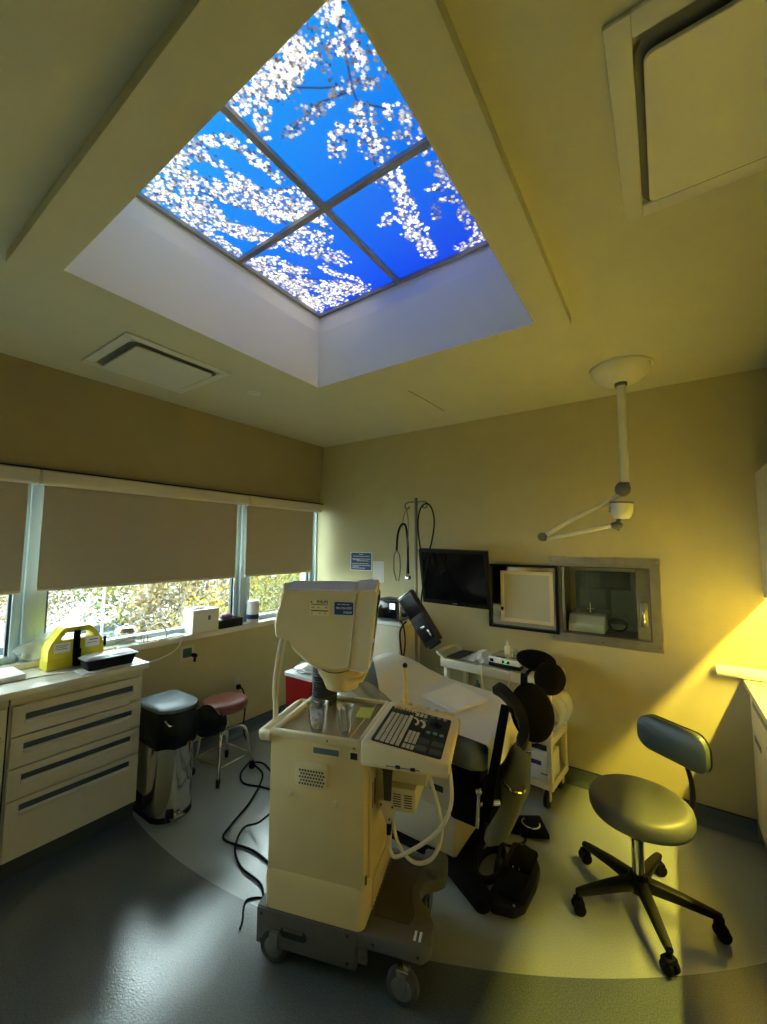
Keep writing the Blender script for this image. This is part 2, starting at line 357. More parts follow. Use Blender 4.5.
# roller blinds
def blind(y0, y1, fy0, fy1, zb, label):
    t = thing('roller_blind', label, 'blind', (-3.05, (y0+y1)/2, zb), 0, 'roller blinds over the windows')
    obj('cassette', MB().prism(rrect(.038, .044, .016), (1, 0, 0), (0, 0, 1), (-3.05, y1, 2.05), y1-y0), 'cass', t)
    obj('fabric', MB().box(-3.064, -3.062, fy0, fy1, zb, 2.03), 'blind', t)
    obj('hem_bar', MB().box(-3.069, -3.057, fy0, fy1, zb-.006, zb+.012, .003), 'cass', t)
blind(-1.25, .787, -1.22, .752, 1.372, 'leftmost roller blind, cut by the photo edge, in brown-grey fabric')
blind(.80, 2.262, .825, 2.172, 1.376, 'wide middle roller blind of brown-grey fabric above the yellow case and tissue boxes')
blind(2.272, 3.185, 2.255+.02, 3.10, 1.379, 'narrow roller blind of brown-grey fabric next to the room corner')

# ================================================================== LIGHT PANEL PICTURE (flat backlit print of blossom against sky)
BR=[([(-1.68,0.72),(-1.54,0.76),(-1.48,0.84),(-1.43,0.93),(-1.34,1.01),(-1.28,1.1),(-1.2,1.19)],0.054,1,1),([(-1.5,0.72),(-1.34,0.72),(-1.23,0.78),(-1.22,0.83),(-1.22,0.89),(-1.2,0.99)],0.021,1,1),([(-1.52,0.72),(-1.41,0.74),(-1.35,0.78),(-1.35,0.81)],0.023,1,0.8),([(-1.7,0.74),(-1.64,0.84),(-1.61,0.97),(-1.57,1.06),(-1.5,1.18)],0.048,1,1),([(-1.7,0.86),(-1.71,0.97),(-1.69,1.08),(-1.72,1.18)],0.035,0.9,0.9),([(-1.35,0.85),(-1.34,0.9),(-1.33,0.97)],0.027,1,1),([(-1.59,0.83),(-1.54,0.93),(-1.58,0.97)],0.028,1,1),([(-1.4,1.02),(-1.35,1.12),(-1.26,1.16)],0.037,1,1),([(-1.27,1.02),(-1.19,1.06),(-1.17,1.12),(-1.14,1.19)],0.016,1,1),([(-1.23,1.19),(-1.21,1.28)],0.019,1,1),([(-1.51,1.2),(-1.33,1.22),(-1.27,1.34)],0.038,1,1),([(-1.44,1.25),(-1.37,1.35),(-1.29,1.48)],0.047,1,1),([(-1.69,1.24),(-1.58,1.28),(-1.56,1.39),(-1.51,1.44)],0.031,1,1),([(-1.41,1.46),(-1.4,1.55),(-1.33,1.64)],0.024,0.9,1),([(-1.69,1.23),(-1.7,1.36),(-1.68,1.51),(-1.7,1.74)],0.049,1,1),([(-1.68,1.34),(-1.61,1.49),(-1.5,1.63),(-1.35,1.73)],0.054,1,1),([(-1.7,1.57),(-1.66,1.69),(-1.5,1.72)],0.063,1,1),([(-1.46,1.59),(-1.37,1.72)],0.032,1,1),([(-1.14,0.71),(-1.05,0.72),(-0.98,0.73),(-0.92,0.74),(-0.85,0.74),(-0.8,0.73)],0.046,1,1),([(-0.94,0.72),(-0.9,0.77),(-0.86,0.77)],0.025,1,1),([(-1.0,0.73),(-0.98,0.78),(-0.93,0.78)],0.027,1,0.95),([(-1.02,0.77),(-1.05,0.79),(-1.09,0.81),(-1.12,0.84)],0.023,1,1),([(-1.16,0.82),(-1.16,0.86),(-1.16,0.9)],0.014,1,1),([(-0.77,0.7),(-0.76,0.74),(-0.77,0.76)],0.012,0.7,0.6),([(-0.72,0.72),(-0.68,0.73),(-0.68,0.71)],0.025,1,0.9),([(-0.94,0.76),(-0.87,0.76),(-0.83,0.75),(-0.83,0.72)],0.031,1,1),([(-1.05,0.89),(-0.99,0.89),(-0.93,0.9),(-0.87,0.89)],0.017,1,0.45),([(-0.95,0.84),(-0.92,0.88),(-0.87,0.89),(-0.82,0.89),(-0.79,0.9)],0.014,0.8,0.5),([(-0.88,0.8),(-0.92,0.81)],0.009,0.7,0.5),([(-0.8,0.78),(-0.79,0.81),(-0.79,0.84)],0.015,0.9,0.45),([(-0.77,0.78),(-0.73,0.8)],0.016,0.9,0.7),([(-0.67,0.72),(-0.68,0.76),(-0.69,0.79)],0.028,1,0.8),([(-0.73,0.77),(-0.71,0.8),(-0.7,0.83),(-0.69,0.86)],0.025,1,0.95),([(-0.7,0.84),(-0.69,0.88)],0.022,1,1),([(-0.78,0.88),(-0.74,0.9),(-0.7,0.93)],0.022,0.9,0.6),([(-0.79,0.94),(-0.77,0.97),(-0.76,1.01)],0.023,1,0.9),([(-0.89,0.97),(-0.85,1.0),(-0.79,1.0)],0.016,1,0.8),([(-0.9,1.0),(-0.93,1.03),(-0.95,1.06)],0.028,1,0.8),([(-0.79,1.05),(-0.83,1.1),(-0.79,1.13)],0.042,1,0.8),([(-0.72,1.04),(-0.69,1.02)],0.017,1,1),([(-0.67,1.05),(-0.66,1.09),(-0.66,1.13)],0.024,1,0.85),([(-0.72,1.11),(-0.67,1.17),(-0.65,1.22),(-0.74,1.2)],0.014,0.9,0.7),([(-0.64,0.8),(-0.66,0.81)],0.009,0.6,0.35),([(-0.65,0.85),(-0.64,0.9),(-0.65,0.94)],0.01,0.6,0.6),([(-0.88,1.22),(-0.81,1.22),(-0.82,1.29)],0.037,1,1),([(-0.84,1.31),(-0.86,1.43)],0.042,1,1),([(-0.89,1.45),(-0.87,1.54),(-0.9,1.67),(-0.9,1.71)],0.038,1,1),([(-0.92,1.39),(-0.99,1.42)],0.022,1,1),([(-0.93,1.51),(-0.94,1.55)],0.021,1,0.9),([(-0.68,1.27),(-0.65,1.35),(-0.64,1.42)],0.023,0.9,0.45),([(-0.74,1.37),(-0.66,1.41)],0.017,1,0.95),([(-0.73,1.44),(-0.76,1.48),(-0.77,1.54)],0.017,0.9,0.35),([(-0.7,1.44),(-0.65,1.49)],0.017,0.7,0.35),([(-0.66,1.53),(-0.67,1.61)],0.023,0.9,0.5),([(-0.77,1.75),(-0.7,1.74),(-0.64,1.73),(-0.66,1.64)],0.028,1,0.8)]
TW=[[(-0.68,0.75),(-0.71,0.81),(-0.76,0.91),(-0.78,0.99),(-0.81,1.04),(-0.85,1.16)],[(-0.91,0.8),(-0.84,0.85),(-0.79,0.88)],[(-1.05,0.89),(-0.87,0.88),(-0.77,0.91)],[(-0.76,0.96),(-0.69,1.03)],[(-0.79,1.0),(-0.84,0.99)],[(-1.61,0.69),(-1.55,0.79),(-1.45,0.97),(-1.35,1.16)],[(-1.67,1.23),(-1.57,1.45),(-1.36,1.71)]]
def blossom(nx=400, x0=PX0, y0=PY0, s=1.208):
    rng = np.random.default_rng(5); n = nx+1; px = s/nx
    gx, gy = np.meshgrid(np.arange(n)*px, np.arange(n)*px, indexing='ij')      # gx: X, gy: Y
    t = np.clip(gy/s*.85+gx/s*.10, 0, 1)[..., None]; l = np.clip((gx/s-.35)*1.2, 0, 1)[..., None]
    a = np.array([.004, .20, .52]); b = np.array([.0, .025, .46]); img = a*(1-t)**1.3+b*(1-(1-t)**1.3)
    img = img*(1-.10*l); img[..., 1] += .06*np.clip(1-gy/.30, 0, 1)*np.clip(1-gx/.5, 0, 1)
    def disc(cx, cy, r, col, petals=0, ph=0):
        i0, i1 = int((cx-r)/px), int((cx+r)/px)+2; j0, j1 = int((cy-r)/px), int((cy+r)/px)+2
        i0, j0 = max(i0, 0), max(j0, 0); i1, j1 = min(i1, n), min(j1, n)
        if i0 >= i1 or j0 >= j1: return
        dx = np.arange(i0, i1)[:, None]*px-cx; dy = np.arange(j0, j1)[None, :]*px-cy; d = np.hypot(dx, dy)
        rr = r*(1 if not petals else (.80+.2*np.cos(petals*np.arctan2(dy, dx)+ph)))
        k = np.clip((rr-d)/px+.3, 0, 1)[..., None]; img[i0:i1, j0:j1] = img[i0:i1, j0:j1]*(1-k)+np.array(col)*k
    def along(p, step):
        out = []
        for a, b in zip(p, p[1:]):
            L = math.hypot(b[0]-a[0], b[1]-a[1]); m = max(1, int(L/step))
            out += [(a[0]+(b[0]-a[0])*k/m-x0, a[1]+(b[1]-a[1])*k/m-y0) for k in range(m)]
        return out+[(p[-1][0]-x0, p[-1][1]-y0)]
    for p in TW:
        for c in along(p, .004): disc(c[0], c[1], .0035, (.02, .015, .03))
    for pas in range(2):
        for p, wd, dn, tone in BR:
            wd = wd*1.12+.005
            for c in along(p, .010):
                for q in range(max(1, int(dn*wd*120))):
                    an = rng.uniform(0, 6.28); rad = wd*.92*math.sqrt(rng.random()); x, y = c[0]+rad*math.cos(an), c[1]+rad*math.sin(an)
                    if rng.random() < (.5 if pas == 0 else .36)+.35*(1-tone):
                        v = rng.uniform(.02, .16); disc(x, y, rng.uniform(.0025, .0065), (v, v*.85, v*.75) if rng.random() < .8 else (.02, .05, .25))
                    else:
                        v = tone*rng.uniform(.2, 1.35) if tone > .6 else rng.uniform(.05, .7)
                        disc(x, y, rng.uniform(.0042, .0098), (v, v*.975, v*.90), 5, an)
                        if rng.random() < .5: disc(x, y, .0032, (v*.45, v*.40, v*.25))
    return img, n
_img, _n = blossom()
sky = thing('ceiling_light_panel', 'backlit ceiling picture of white cherry blossom against deep blue sky', 'light panel', ((PX0+PX1)/2, (PY0+PY1)/2, PZ-.03))
X['print'] = vcol('backlit_print', PANEL_STRENGTH)
_s = 1.208/(_n-1); _h = (_n-1)//2
for a in (0, 1):
    for b in (0, 1):
        idx = np.arange((_h+1)*(_h+1)).reshape(_h+1, _h+1)
        ii, jj = np.meshgrid(np.arange(_h+1)+a*_h, np.arange(_h+1)+b*_h, indexing='ij')
        co_ = np.stack([PX0+ii*_s, PY0+jj*_s, np.full(ii.shape, PZ)], -1).reshape(-1, 3)-np.array(sky.location)
        fc = np.stack([idx[:-1, :-1], idx[:-1, 1:], idx[1:, 1:], idx[1:, :-1]], -1).reshape(-1, 4)
        me = bpy.data.meshes.new('picture_panel'); me.from_pydata(co_.tolist(), [], fc.tolist())
        at = me.color_attributes.new('print', 'FLOAT_COLOR', 'POINT'); at.data.foreach_set('color', np.concatenate([_img[ii, jj].reshape(-1, 3), np.ones((ii.size, 1))], 1).ravel().astype(np.float32))
        me.materials.append(X['print']); o = bpy.data.objects.new('picture_panel', me); COL.objects.link(o); o.parent = sky
cx_, cy_ = (PX0+PX1)/2, (PY0+PY1)/2
X['bar'] = mat('grey_grid_bar', (.30, .30, .32), .5)
obj('grid_bar', MB().box(cx_-.013, cx_+.013, PY0+.02, PY1-.02, PZ-.022, PZ-.003), 'bar', sky)
obj('grid_bar', MB().box(PX0+.02, PX1-.02, cy_-.0131, cy_+.0131, PZ-.0221, PZ-.0029), 'bar', sky)
obj('edge_frame', MB().box(PX0, PX0+.02, PY0, PY1, PZ-.02, PZ-.002).box(PX1-.02, PX1, PY0, PY1, PZ-.02, PZ-.002).box(PX0+.02, PX1-.02, PY0, PY0+.02, PZ-.02, PZ-.002).box(PX0+.02, PX1-.02, PY1-.02, PY1, PZ-.02, PZ-.002), 'bar', sky)

# ================================================================== CEILING FITTINGS
X['vent'] = mat('vent_enamel', (.66, .66, .57), .35)
X['ventd'] = mat('vent_throat', (.13, .13, .11), .6)
def vent(x0, x1, y0, y1, label):
    t = thing('ceiling_vent', label, 'air vent', ((x0+x1)/2, (y0+y1)/2, CZ-.012)); z = CZ
    f = MB(); wd = .05
    f.box(x0, x0+wd, y0, y1, z-.012, z-.001, .003).box(x1-wd, x1, y0, y1, z-.012, z-.001, .003).box(x0+wd, x1-wd, y0, y0+wd, z-.012, z-.001, .003).box(x0+wd, x1-wd, y1-wd, y1, z-.012, z-.001, .003)
    obj('frame', f, 'vent', t)
    # a rounded pan that curves up into the throat around the hanging plate
    c0, c1 = (x0+x1)/2, (y0+y1)/2; hx, hy = (x1-x0)/2-wd, (y1-y0)/2-wd
    secs = []
    for ins, dz in ((0, -.008), (.012, .0), (.035, -.004), (.06, -.004)):
        secs.append([V((c0+p[0], c1+p[1], z-.004+dz)) for p in rrect(hx-ins, hy-ins, .05)])
    obj('throat', MB().loft(secs), 'ventd', t)
    obj('diffuser_plate', MB().prism(rrect(hx-.018, hy-.03, .02), (1, 0, 0), (0, 1, 0), (c0+.0, c1, z-.034), .012, .002, 1), 'vent', t)
    for q in (-.15, .15): obj('plate_hanger', MB().cyl((c0+q, c1, z-.024), (c0+q, c1, z-.006), .006), 'vent', t)
vent(-2.765, -2.19, .87, 1.475, 'square ceiling air vent with a hanging plate, near the windows')
vent(-.06, .55, .875, 1.485, 'square ceiling air vent with a hanging plate at the right photo edge')
t = thing('sprinkler_cover', 'small round flat cover in the ceiling beside the light well', 'sprinkler', (-2.351, 1.771, CZ-.008))
obj('cap', MB().lathe([(.03, CZ-.008), (.034, CZ-.006), (.034, CZ-.0005)], (-2.351, 1.771, 0)), 'vent', t)
obj('ring', MB().lathe([(.035, CZ-.004), (.044, CZ-.003), (.046, CZ-.0004)], (-2.351, 1.771, 0)), 'lamp', t)
# exam lamp hanging from the ceiling
PXp, PYp = -.174, 2.75
t = thing('exam_lamp', 'cream exam lamp on a ceiling pole with a folded double arm', 'lamp', (PXp, PYp, 1.7))
obj('ceiling_canopy', MB().lathe([(.02, 2.632), (.07, 2.633), (.105, 2.645), (.14, 2.672), (.155, 2.70), (.158, CZ-.0005)], (PXp, PYp, 0), 36), 'lamp', t)
obj('canopy_ring', MB().lathe([(.157, CZ-.008), (.168, CZ-.007), (.168, CZ-.0006)], (PXp, PYp, 0), 36), 'lamp', t)
obj('collar', MB().cyl((PXp, PYp, 2.615), (PXp, PYp, 2.636), .034, n=20), 'joint', t)
obj('pole', MB().cyl((PXp, PYp, 2.03), (PXp, PYp, 2.62), .0235, n=20), 'lamp', t)
k = V((-.188, 2.745, 1.992)); el = V((-.643, 2.74, 1.714)); lo_ = V((-.226, 2.735, 1.778)); hd = V((-.199, 2.735, 1.868))
obj('knuckle', MB().sph(k, (.042, .03, .045), 16).cyl(k+V((.014, 0, .0)), (PXp, PYp, 2.035), .022), 'joint', t)
obj('upper_arm', MB().tube([k+V((-.01, 0, -.03)), k.lerp(el, .3)+V((0, 0, -.02)), k.lerp(el, .6)+V((0, 0, .002)), el+V((.02, 0, .016))], [.012, .014, .016, .015], 10), 'lamp', t)
obj('elbow_joint', MB().cyl(el+V((0, -.03, 0)), el+V((0, .03, 0)), .028, n=18, bev=.005).cyl(el+V((-.006, -.034, 0)), el+V((-.006, .034, 0)), .014), 'joint', t)
obj('lower_arm', MB().tube([el+V((.02, 0, -.012)), lo_+V((-.03, 0, .0))], .0145, 10), 'lamp', t)
obj('wrist_joint', MB().sph(lo_, (.034, .028, .024), 14).cyl(lo_, lo_+V((.014, 0, .04)), .012).cyl(lo_+V((.01, 0, -.03)), lo_, .008), 'joint', t)
hm = M.Translation(hd) @ M.Rotation(R(4), 4, 'Y')
obj('lamp_head', MB().lathe([(.02, -.052), (.04, -.05), (.052, -.036), (.058, -.01), (.060, .036), (.055, .042)], (0, 0, 0), 28, hm), 'lamp', t)
obj("vent_slots", MB().box(-.064, -.052, -.02, .02, .012, .017, m=hm).box(-.064, -.052, -.02, .02, 0, .005, m=hm).box(-.064, -.052, -.02, .02, -.012, -.007, m=hm), 'dark', t)
obj('head_rim', MB().lathe([(.057, .036), (.063, .037), (.063, .046), (.05, .047)], (0, 0, 0), 28, hm), 'joint', t)
# ================================================================== LEFT CABINETS
def drawer_unit(y0, y1, label, seams, handles, group):
    t = thing('drawer_cabinet', label, 'cabinet', (-2.9, (y0+y1)/2, 0), 0, group)
    obj('body', MB().box(-3.11, -2.722, y0, y1, .10, .889), 'lam', t)
    obj('toe_kick', MB().box(-3.11, -2.742, y0, y1, .001, .0995), 'toe', t)
    obj('top_rail', MB().box(-2.7215, -2.712, y0, y1, seams[0]+.004, .889), 'lam', t)
    for (za, zb), (ha, hb) in zip(zip(seams[1:], seams), handles):
        a, b, z0, z1 = y0+.008, y1-.006, za+.003, zb-.003; h0, h1 = y0+.06, y1-.055
        f = MB().box(-2.7215, -2.70, a, b, z0, ha, .002, 1).box(-2.7215, -2.70, a, b, hb, z1, .002, 1).box(-2.7215, -2.70, a, h0, ha-.001, hb+.001).box(-2.7215, -2.70, h1, b, ha-.001, hb+.001)
        d = obj('drawer', f, 'lam', t)
        obj('handle_inlay', MB().box(-2.720, -2.706, h0, h1, ha, hb), 'greyp', d)
        obj('pull_lip', MB().prism([(-2.70, ha), (-2.692, ha-.004), (-2.692, ha-.010), (-2.70, ha-.022)], (1, 0, 0), (0, 0, 1), (0, h0, 0), -(h1-h0)), 'lam2', d)
    obj('vent_marks', MB().box(-2.6995, -2.6985, y1-.075, y1-.02, seams[1]+.012, seams[1]+.014).box(-2.6995, -2.6985, y1-.075, y1-.02, seams[1]+.018, seams[1]+.020).box(-2.6995, -2.6985, y1-.065, y1-.02, seams[2]+.012, seams[2]+.014), 'inkp', t, kind='stuff')
sm = (.842, .690, .538, .385, .102); hd_ = ((.764, .795), (.622, .650), (.472, .500), (.326, .356))
drawer_unit(.662, 1.285, 'cream four-drawer cabinet standing next to the steel step bin', sm, hd_, 'cream drawer cabinets by the window')
struct('unit_gap_shade', MB().box(-3.1, -2.7225, .6552, .6618, .1, .889), 'dark')  # dark filler painted as the shade in the gap between the two units
drawer_unit(.03, .655, 'cream drawer cabinet only half in frame at the left photo edge', sm, hd_, 'cream drawer cabinets by the window')
one('worktop', MB().box(-3.119, -2.662, .02, 1.30, .8895, .925, .004), 'lam2', 'cream worktop over the drawer cabinets under the window', 'worktop')
struct('trim_8', MB().box(-3.27, -3.10, -1.28, 1.2845, .925, SILL, .004), 'lam2')
# ---- things on the worktop
t = thing('first_aid_case', 'yellow hard case with a looped carry handle and black strap on the worktop', 'case', (-2.985, 1.0, .925))
P0 = (-2.92, .86, .9255)
body = [(0, 0), (.28, 0), (.28, .115), (.268, .15), (.225, .212), (.20, .235), (.075, .235), (.052, .212), (.012, .15), (0, .115)]
inner = [(.06, .165), (.06, .178), (.082, .205), (.196, .205), (.222, .178), (.222, .165)]
def ring_prism(outer_pts, hole, ex, ey, o, d):
    ex, ey, o = V(ex), V(ey), V(o); b = bmesh.new()
    es = []
    for poly in (outer_pts, hole):
        vs_ = [b.verts.new(o+ex*p[0]+ey*p[1]) for p in poly]; es += [b.edges.new((vs_[i], vs_[(i+1) % len(vs_)])) for i in range(len(vs_))]
    bmesh.ops.triangle_fill(b, use_beauty=True, use_dissolve=False, edges=es)
    r = bmesh.ops.extrude_face_region(b, geom=b.faces[:]); n = ex.cross(ey).normalized()
    for v in r['geom']:
        if isinstance(v, bmesh.types.BMVert): v.co += n*d
    bmesh.ops.recalc_face_normals(b, faces=b.faces[:]); return b
obj('shell', MB()._add(ring_prism(body, inner, (0, 1, 0), (0, 0, 1), (-3.03, .86, .9255), .11)), 'yellow', t, sharp=25)
obj('base_band', MB().box(-3.036, -2.914, .856, 1.144, .926, .985, .006), 'yellow', t)
obj('side_label', MB().box(-2.9198, -2.9185, .885, .965, 1.02, 1.075), 'whitep', t); obj('side_label', MB().box(-2.9198, -2.9185, 1.04, 1.115, 1.03, 1.085), 'whitep', t)
obj('label_print', MB().box(-2.9187, -2.918, .893, .955, 1.06, 1.063).box(-2.9187, -2.918, .893, .945, 1.05, 1.053).box(-2.9187, -2.918, .893, .95, 1.04, 1.043).box(-2.9187, -2.918, 1.06, 1.105, 1.068, 1.073).box(-2.9187, -2.918, 1.05, 1.1, 1.052, 1.055), 'inkp', t)
obj('strap', MB().box(-2.921, -2.912, .978, 1.012, .935, 1.135, .002).box(-2.975, -2.912, .978, 1.012, 1.13, 1.139, .002).box(-2.912, -2.906, .984, 1.018, .93, 1.03, .002), 'blackm', t)
obj('latch', MB().box(-2.93, -2.905, 1.139, 1.148, 1.02, 1.08, .002), 'blackm', t)
t = thing('food_tray', 'black rectangular tray with a clear raised lid at the worktop end', 'tray', (-2.76, 1.13, .928))
rz = M.Translation((-2.775, 1.115, .929)) @ M.Rotation(R(-2), 4, 'Z')
def taper(z0, a0, b0, z1, a1, b1, r=.012): return [[V((x, y, z)) for x, y in rrect(a, b, r)] for z, a, b in ((z0, a0, b0), (z1, a1, b1))]
obj('tub', MB().loft(taper(0, .052, .115, .056, .064, .132)).xf(rz), 'black', t)
obj('rim', MB().loft(taper(.054, .068, .137, .060, .070, .139)).xf(rz), 'black', t)
obj('lid', MB().loft(taper(.0605, .069, .138, .064, .067, .136)+taper(.073, .050, .118, .076, .046, .114)).xf(rz), 'film', t)
one('green_sheet', MB().box(-2.84, -2.69, .955, 1.285, .9255, .9285), 'white', 'thin pale sheet lying under the black tray', 'sheet')
one('wooden_stick', MB().box(-.008, .008, -.14, .14, 0, .005, .002, m=M.Translation((-2.83, .90, .9256)) @ M.Rotation(R(-14), 4, 'Z')), 'foam', 'pale flat stick lying in front of the yellow case', 'stick')
t = thing('note_pad', 'white pad of paper at the left photo edge on the worktop', 'pad', (-2.98, .65, .9255))
obj('pages', MB().box(-3.09, -2.86, .53, .752, .926, .955, .002), 'paper', t); obj('backing', MB().box(-3.092, -2.858, .528, .754, .9252, .9262), 'rubber', t)
# ---- things on the sill
def crumple(c, rx, ry, rz_, seed, n=18, amp=.3):
    rnd = random.Random(seed); b = bmesh.new(); bmesh.ops.create_icosphere(b, subdivisions=3, radius=1)
    for v in b.verts: v.co = V((v.co.x*rx, v.co.y*ry, v.co.z*rz_))*(1+amp*(rnd.random()-.5))+V(c)
    return MB()._add(b)
one('plastic_bag', crumple((-3.13, .93, 1.03), .05, .15, .07, 3, amp=.5), 'film', 'crumpled clear plastic bag behind the yellow case on the sill', 'bag')
t = thing('jar', 'low clear jar with a grey domed lid on the sill right of the yellow case', 'jar', (-3.14, 1.36, SILL))
obj('bowl', MB().lathe([(.04, SILL+.001), (.062, SILL+.01), (.065, SILL+.075), (.06, SILL+.08)], (-3.14, 1.36, 0)), 'clear', t)
obj('lid', MB().lathe([(.067, SILL+.08), (.068, SILL+.09), (.05, SILL+.115), (.015, SILL+.125), (.012, SILL+.135), (.001, SILL+.137)], (-3.14, 1.36, 0)), 'steel', t)
one('wire_rack', MB().tube([(-3.09, 1.28, SILL+.03), (-3.09, 1.40, SILL+.045), (-3.09, 1.44, SILL+.045), (-3.09, 1.445, SILL+.005), (-3.07, 1.45, SILL+.005), (-3.07, 1.455, SILL+.05), (-3.07, 1.475, SILL+.05), (-3.07, 1.48, SILL+.004)], .003, 6), 'pole', 'thin bent wire rack standing on the sill behind the black tray', 'rack')
one('white_hose', MB().tube([(-3.07, 1.50, SILL+.10), (-3.07, 1.56, SILL+.12), (-3.065, 1.60, SILL+.06), (-3.06, 1.60, SILL+.006), (-3.06, 1.55, SILL+.006)], .007, 8, 5), 'white', 'short white hose arching on the sill beside the wire rack', 'hose')
one('extension_cable', MB().tube([(-3.04, 1.58, SILL+.012), (-3.035, 1.69, SILL+.005), (-3.044, 1.70, SILL-.06), (-3.06, 1.64, .845), (-3.05, 1.50, .82), (-3.0, 1.36, .86), (-2.98, 1.31, .90), (-2.97, 1.29, .930), (-2.93, 1.26, .930)], .0045, 8, 5), 'white', 'white cable drooping from the sill to the worktop end', 'cable')
one('notebook', MB().box(-3.22, -3.07, 1.42, 1.75, SILL+.0005, SILL+.008, .002), 'paper', 'white sheets lying on the sill between jar and tissue box', 'paper')
t = thing('tissue_box', 'white cube tissue box on the sill below the middle blind', 'tissue box', (-3.12, 1.91, SILL+.0005))
obj('carton', MB().box(-3.19, -3.05, 1.80, 2.025, SILL+.001, SILL+.180, .003), 'white', t)
obj('tissue', crumple((-3.12, 1.88, SILL+.185), .03, .06, .016, 9), 'towel', t)
obj('slot_print', MB().prism(rrect(.012, .020, .011), (0, 1, 0), (0, 0, 1), (-3.0502, 1.94, SILL+.11), .0008), 'lidgrey', t)
t = thing('tissue_box', 'flat black tissue box with a purple tissue on the sill', 'tissue box', (-3.10, 2.14, SILL+.0005))
obj('carton', MB().box(-3.16, -3.045, 2.035, 2.255, SILL+.001, SILL+.070, .004), 'black', t)
obj('tissue', crumple((-3.10, 2.13, SILL+.085), .035, .055, .022, 12), 'purple', t)
t = thing('wipes_canister', 'white wipes canister with blue label on the sill below the narrow blind', 'canister', (-3.10, 2.40, SILL))
obj('tub', MB().lathe([(.052, SILL+.001), (.055, SILL+.006), (.055, SILL+.16), (.05, SILL+.166)], (-3.10, 2.40, 0)), 'white', t)
obj('lid', MB().lathe([(.058, SILL+.166), (.058, SILL+.19), (.052, SILL+.196), (.001, SILL+.197)], (-3.10, 2.40, 0)), 'white', t)
obj('label_band', MB().lathe([(.0556, SILL+.035), (.0556, SILL+.11)], (-3.10, 2.40, 0)), X['blue'], t)
obj('label_patch', MB().lathe([(.0562, SILL+.075), (.0562, SILL+.13)], (-3.10, 2.40, 0)), 'whitep', t)
one('sill_card', MB().box(-3.10, -3.058, 2.30, 2.35, SILL+.0005, SILL+.012), 'white', 'small white packet on the sill beside the wipes canister', 'packet')
# ---- sockets on the window wall
t = thing('wall_socket', 'green medical wall socket with a small dark key plug below the sill', 'socket', (XL+.004, 1.80, .79))
obj('plate', MB().box(XL+.0005, XL+.006, 1.745, 1.865, .745, .865, .002), 'cass', t)
obj('socket_body', MB().box(XL+.006, XL+.018, 1.765, 1.835, .775, .845, .008), 'green', t)
obj('key_plug', MB().cyl((XL+.015, 1.845, .785), (XL+.05, 1.85, .782), .016, n=12).box(XL+.03, XL+.045, 1.84, 1.856, .735, .78, .003), 'black', t)
t = thing('wall_socket', 'small pale wall socket with a black plug above the brown stool', 'socket', (XL+.004, 2.28, .43))
obj('plate', MB().box(XL+.0005, XL+.006, 2.235, 2.30, .40, .50, .002), 'cass', t)
obj('plug', MB().box(XL+.006, XL+.04, 2.255, 2.29, .405, .445, .008), 'black', t)

# ================================================================== RIGHT COUNTER, CABINETS
t = thing('base_cabinet', 'cream base cabinet under the lamp-lit counter at the right edge', 'cabinet', (.66, 2.1, 0))
obj('body', MB().box(.387, .945, .9, D-.001, .085, .858), 'lam', t)
obj('toe_kick', MB().box(.44, .945, .9, D-.001, .001, .085), 'toe', t)
obj('end_panel', MB().box(.372, .387, D-.04, D-.001, .085, .858), 'lam', t)
for i in range(4):
    y1 = D-.045-i*.55; y0 = y1-.545
    d = obj('drawer', MB().box(.369, .3865, y0, y1, .645, .852, .002, 1), 'lam', t)
    obj('handle_inlay', MB().box(.367, .3689, y0+.07, y1-.07, .765, .795), 'greyp', d)
    d = obj('door', MB().box(.369, .3865, y0, y1, .09, .639, .002, 1), 'lam', t)
    obj('handle_inlay', MB().box(.367, .3689, y0+.3, y1-.07, .58, .61), 'greyp', d)
one('counter', MB().box(.342, .948, .9, D-.001, .8585, .89, .003), 'lam2', 'cream counter top lit yellow by the lamp under the wall cabinet', 'counter')
t = thing('wall_cabinet', 'cream wall cabinet at the right edge above the lit counter', 'cabinet', (.7, 2.2, 1.36))
obj('body', MB().box(.483, .945, 1.1, D-.001, 1.56, 2.10), 'lam', t)
for i in range(4):
    y1 = D-.004-i*.53; obj('door', MB().box(.463, .4825, y1-.525, y1, 1.366, 2.098, .002, 1), 'lam', t)
obj('light_rail', MB().box(.483, .945, 1.1, 1.118, 1.37, 1.5595), 'lam', t)
obj('lamp_housing', MB().box(.60, .69, 1.55, 3.15, 1.541, 1.5595, .003), 'white', t)
obj('lamp_tube', MB().cyl((.650, 1.6, 1.535), (.650, 3.1, 1.535), .006, n=10), 'tube', t)
t = thing('paper_roll', 'long white paper roll lying across the lit counter by the back wall', 'paper roll', (.5, 3.185, .8905))
obj('roll', MB().cyl((.222, 3.19, .924), (.80, 3.19, .924), .033, n=24), 'paper', t)
obj('core', MB().cyl((.2212, 3.19, .924), (.2222, 3.19, .924), .012, n=16), 'inkp', t)
one('thin_cable', MB().tube([(.80, 3.12, .893), (.55, 3.10, .893), (.46, 3.08, .893), (.44, 3.06, .893), (.46, 3.03, .893), (.55, 3.0, .893), (.7, 2.9, .893)], .003, 6, 5), 'cable', 'thin dark cable lying on the lit counter in front of the paper roll', 'cable')

